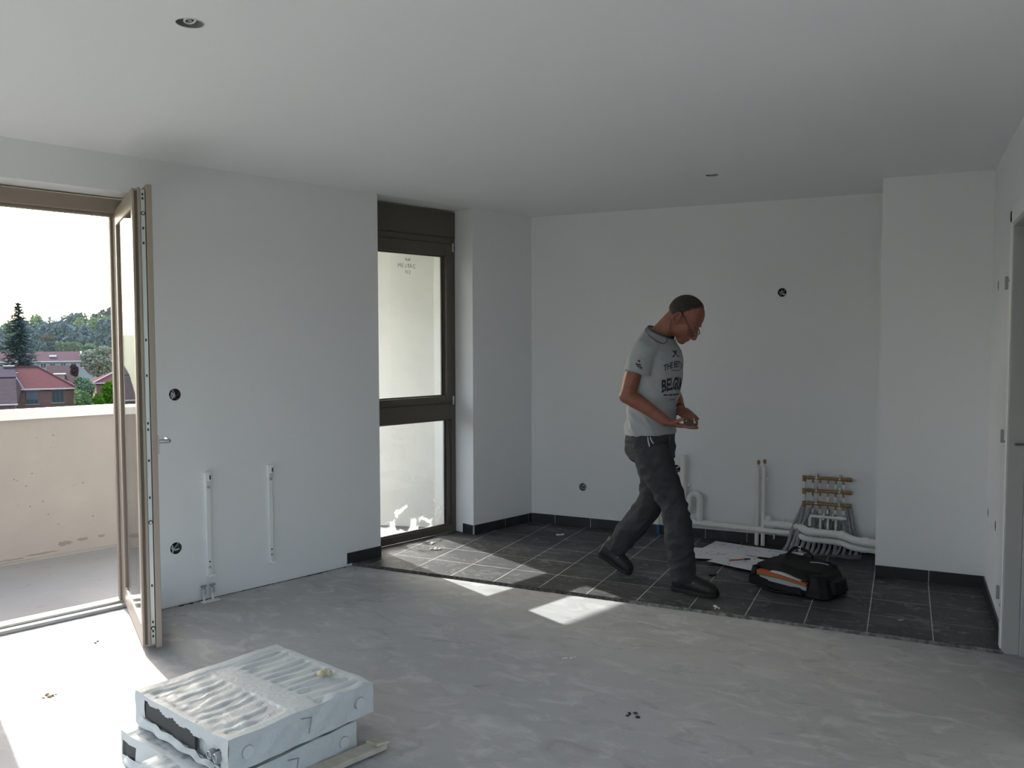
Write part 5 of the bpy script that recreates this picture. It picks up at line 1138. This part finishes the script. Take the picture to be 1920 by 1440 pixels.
# tall conifer: whorls of drooping boughs
def conifer(e, d, zt, gz, wide, label):
    root = empty('conifer', EP(e, d, gz), label, 'tree'); rng = np.random.default_rng(5); V_ = []; n = 0; H = zt - (-3.5)
    for lv in range(34):
        f = lv / 33; z = zt - .3 - f * H; rad = wide * .62 * (f ** .62) * (1.0 + .15 * math.sin(lv * 2.1)) + .12
        for k in range(10 if f > .15 else 6):
            a = rng.uniform(0, 6.283); L = rad * rng.uniform(.65, 1.1); dirv = np.array([math.cos(a), math.sin(a), 0])
            m_ = int(10 + 22 * f)
            for t in rng.uniform(.1, 1, m_):
                p = np.array(EP(e, d, z)) + dirv * L * t + np.array([0, 0, -.42 * L * t ** 1.1 + .22 * L * t ** 3]) + rng.normal(size=3) * .07
                s = rng.uniform(.10, .22); a1 = dirv * s + rng.normal(size=3) * .06; b1 = np.cross(dirv, [0, 0, 1]) * s * .7 + np.array([0, 0, -.10 * rng.random()])
                V_.append(np.stack([p - a1 - b1 * .5, p + a1 - b1 * .4, p + a1 * .9 + b1 * .4, p - a1 + b1 * .5]))
    v = np.concatenate(V_); f_ = np.arange(len(v)).reshape(-1, 4)
    npmesh('boughs', v, f_, leafmat('leaf_spruce', (.07, .098, .098), (.09, .125, .118)), root)
    MB().tube([EP(e, d, gz), EP(e, d, zt)], [.35, .03], 8).build('trunk', M_bark, root, smooth=True)
conifer(-1.58, 110.0, 5.9, GZ, 4.3, 'tall dark conifer standing behind the brick house')

# houses
M_brick = mat('far_brick', (.19, .100, .082), .9, noise=(3, 4, .4, .7), col2=(.215, .12, .10)); M_roofr = mat('red_tiles', (.125, .060, .060), .95, spec=.0, noise=(2, 5, .4, .7), col2=(.112, .056, .056)); M_roofg = mat('grey_tiles', (.075, .060, .063), .95, spec=.0, noise=(2, 5, .4, .7), col2=(.09, .07, .07)); M_gut = mat('zinc_gutter', (.35, .36, .40), .6); M_hw = mat('far_render', (.30, .30, .31), .9); M_pane = mat('far_pane', (.05, .06, .075), .15); M_shade = mat('roller_blind', (.11, .12, .14), .7); M_wf = mat('white_frame', (.55, .55, .55), .6)
def hbox(e0, e1, d0, d1, z0, z1): return MB().obox(EP((e0 + e1) / 2, (d0 + d1) / 2, (z0 + z1) / 2), EE * ((e1 - e0) / 2), ED * ((d1 - d0) / 2), Z * ((z1 - z0) / 2))
def hwin(root, e0, e1, d, z0, z1, blind=0.0, mull=2, frame=None):
    w = hbox(e0, e1, d - .04, d + .06, z0, z1).build('window', frame or M_shade, root)
    n = mull + 1; g_ = .05
    for k in range(n):
        a = e0 + g_ + (e1 - e0 - g_) * k / n; hbox(a, a + (e1 - e0 - g_) / n - g_, d - .055, d, z0 + g_, z0 + (z1 - z0) * (1 - blind) - g_).build('pane', M_pane, w)
    if blind: hbox(e0, e1, d - .07, d, z0 + (z1 - z0) * (1 - blind), z1).build('blind', M_shade, w)
    hbox(e0 - .08, e1 + .08, d - .12, d, z0 - .07, z0).build('sill', M_hw, w); hbox(e0 - .12, e1 + .12, d - .09, d, z1 + .03, z1 + .13).build('lintel', M_hw, w)
def roof(root, pts, faces, m, name='roof', th=.12):
    vs = [EP(*p) for p in pts]; o = MB().add(vs, faces).build(name, m, root); sd = o.modifiers.new('t', 'SOLIDIFY'); sd.thickness = th; return o
# brick house with hipped red roof
A = empty('brick_house', EP(-2, 88, GZ), 'brick house with a hipped red tile roof beyond the parapet', 'house')
hbox(-9, 2.87, 85, 93.5, GZ, -2.75).build('wall', M_brick, A)
roof(A, [(-9, 84.7, -2.75), (3.15, 84.7, -2.75), (3.15, 93.8, -2.75), (-9, 93.8, -2.75), (-9, 89.2, -.93), (.12, 89.2, -.93)], [(0, 1, 5, 4), (1, 2, 5), (2, 3, 4, 5)], M_roofr)
hbox(-1.25, 3.2, 84.6, 84.72, -2.83, -2.73).build('gutter', M_gut, A)
MB().tube([EP(.12, 89.2, -.90), EP(3.15, 84.7, -2.72)], .07, 6).build('hip_tiles', M_roofr, A); MB().tube([EP(-9, 89.2, -.90), EP(.12, 89.2, -.90)], .07, 6).build('ridge_tiles', M_roofr, A)
hwin(A, -.86, .08, 85, -4.08, -2.97, blind=.62, mull=2); hwin(A, 1.11, 2.07, 85, -4.01, -2.94, mull=2)
ch = hbox(-2.53, -1.80, 88.2, 88.9, -2.0, -.78).build('chimney', M_brick, A); hbox(-2.6, -1.73, 88.1, 89.0, -.84, -.74).build('chimney_cap', M_hw, ch)
hbox(-1.62, -1.52, 86.6, 86.7, -2.4, -1.35).build('vent_pipe', M_hw, A); hbox(-1.68, -1.46, 86.5, 86.8, -1.4, -1.32).build('vent_cap', M_hw, A)
# lower grey-roofed wing in front of it
Bw = empty('brick_annexe', EP(-3, 82, GZ), 'low annexe with a dark grey tile roof left of the brick house', 'house')
hbox(-9, -1.6, 80.3, 84.5, GZ, -3.7).build('wall', M_brick, Bw)
roof(Bw, [(-9, 80, -3.7), (-1.45, 80, -3.7), (-1.2, 84.45, -2.75), (-1.6, 84.4, -1.75), (-9, 84.4, -1.75)], [(0, 1, 2, 3, 4)], M_roofg); hbox(-9, -1.4, 79.9, 80.02, -3.80, -3.70).build('gutter', M_gut, Bw)
MB().tube([EP(-1.55, 84.55, -1.70), EP(-1.02, 84.65, -2.72)], .06, 6).build('flashing', M_gut, Bw)
roof(A, [(-9, 84.7, -1.75), (-1.5, 84.7, -1.75), (-1.75, 89.1, -.9), (-9, 89.1, -.9)], [(0, 1, 2, 3)], mat('purple_grey_roof', (.058, .050, .064), .95, spec=.0), 'left_slope')  # left roof slope in a darker purple-grey than the red tiles
# long terrace
T = empty('terraced_row', EP(6, 168, GZ), 'long terrace with a purple-brown roof at the foot of the wood', 'house')
hbox(-8, 22, 165, 175, gh(170), -2.03).build('wall', M_hw, T)
roof(T, [(-8, 164.6, -2.03), (22, 164.6, -2.03), (22, 170, -.44), (-8, 170, -.44), (-8, 175.4, -2.03), (22, 175.4, -2.03)], [(0, 1, 2, 3), (3, 2, 5, 4)], mat('plum_tiles', (.095, .062, .070), .95, spec=.0)); hbox(-8, 22, 164.4, 164.6, -2.18, -2.02).build('gutter', mat('pale_gutter', (.5, .52, .55), .6), T)
for e in (.6, 2.0, 3.6, 5.2, 6.6, 8.2, 9.8, 11.4, 13.0, 14.6): hwin(T, e, e + .9, 165, -3.2, -2.35, mull=1, frame=M_wf)
for e in (2.0, 14.2): hbox(e, e + 1.1, 166.6, 167.5, -1.35, -1.05).build('roof_window', M_wf, T)
for e in (-6, 6.9, 13.6): hbox(e, e + .12, 164.5, 170, -2.0, -.40).build('party_wall', M_gut, T)
# middle gabled house
Mh = empty('gabled_house', EP(3, 115, GZ), 'house with a steep grey-brown roof behind the brick house', 'house')
hbox(1.2, 4.3, 113.2, 120, GZ, -3.5).build('wall', M_brick, Mh)
roof(Mh, [(1.1, 113, -3.5), (4.4, 113, -3.5), (4.4, 118, -1.55), (1.1, 118, -1.55), (1.1, 121, -3.5), (4.4, 121, -3.5)], [(0, 1, 2, 3), (3, 2, 5, 4)], M_roofg)
dm = hbox(1.9, 2.9, 113.4, 115.3, -3.2, -2.55).build('dormer', M_hw, Mh); hbox(1.75, 3.05, 113.2, 115.4, -2.55, -2.45).build('dormer_roof', mat('pale_roof', (.35, .30, .28), .8), dm)
# right house
Ch = empty('red_roofed_house', EP(8, 98, GZ), 'house with a red hipped roof beside the door frame', 'house')
hbox(5.25, 14, 94.9, 101, GZ, -2.80).build('wall', M_brick, Ch)
roof(Ch, [(4.93, 94.6, -2.80), (14.3, 94.6, -2.80), (14.3, 101.3, -2.80), (4.93, 101.3, -2.80), (8.2, 98, -1.30), (12, 98, -1.30)], [(0, 1, 5, 4), (1, 2, 5), (2, 3, 4, 5), (3, 0, 4)], M_roofr)
hbox(4.93, 14.3, 94.5, 94.6, -2.88, -2.78).build('gutter', M_gut, Ch); MB().tube([EP(4.93, 94.6, -2.77), EP(8.2, 98, -1.27)], .06, 6).build('hip_tiles', M_hw, Ch)
hwin(Ch, 6.4, 7.3, 94.9, -4.3, -3.3, mull=1)
MB().tube([EP(3.9, 70, -4.2), EP(6.2, 70, -4.1), EP(8, 70, -4.05)], .012, 5).build('overhead_wire', M_gut, label='thin pale overhead wire across the bright green shrubs', cat='wire')

# thin summer haze lying over the village and the wooded slope
def haze():
    m = bpy.data.materials.new('summer_haze'); m.use_nodes = True; t = m.node_tree
    for n in list(t.nodes): t.nodes.remove(n)
    o = t.nodes.new('ShaderNodeOutputMaterial'); v = t.nodes.new('ShaderNodeVolumeScatter'); v.inputs['Density'].default_value = .00016; v.inputs['Anisotropy'].default_value = .0; v.inputs['Color'].default_value = (.85, .93, 1, 1)
    t.links.new(v.outputs[0], o.inputs['Volume'])
    hbox(-140, 140, 96, 330, GZ - 1, 26).build('haze', m, label='thin bluish haze over the village and the wooded hillside', cat='haze', kind='stuff')
haze()
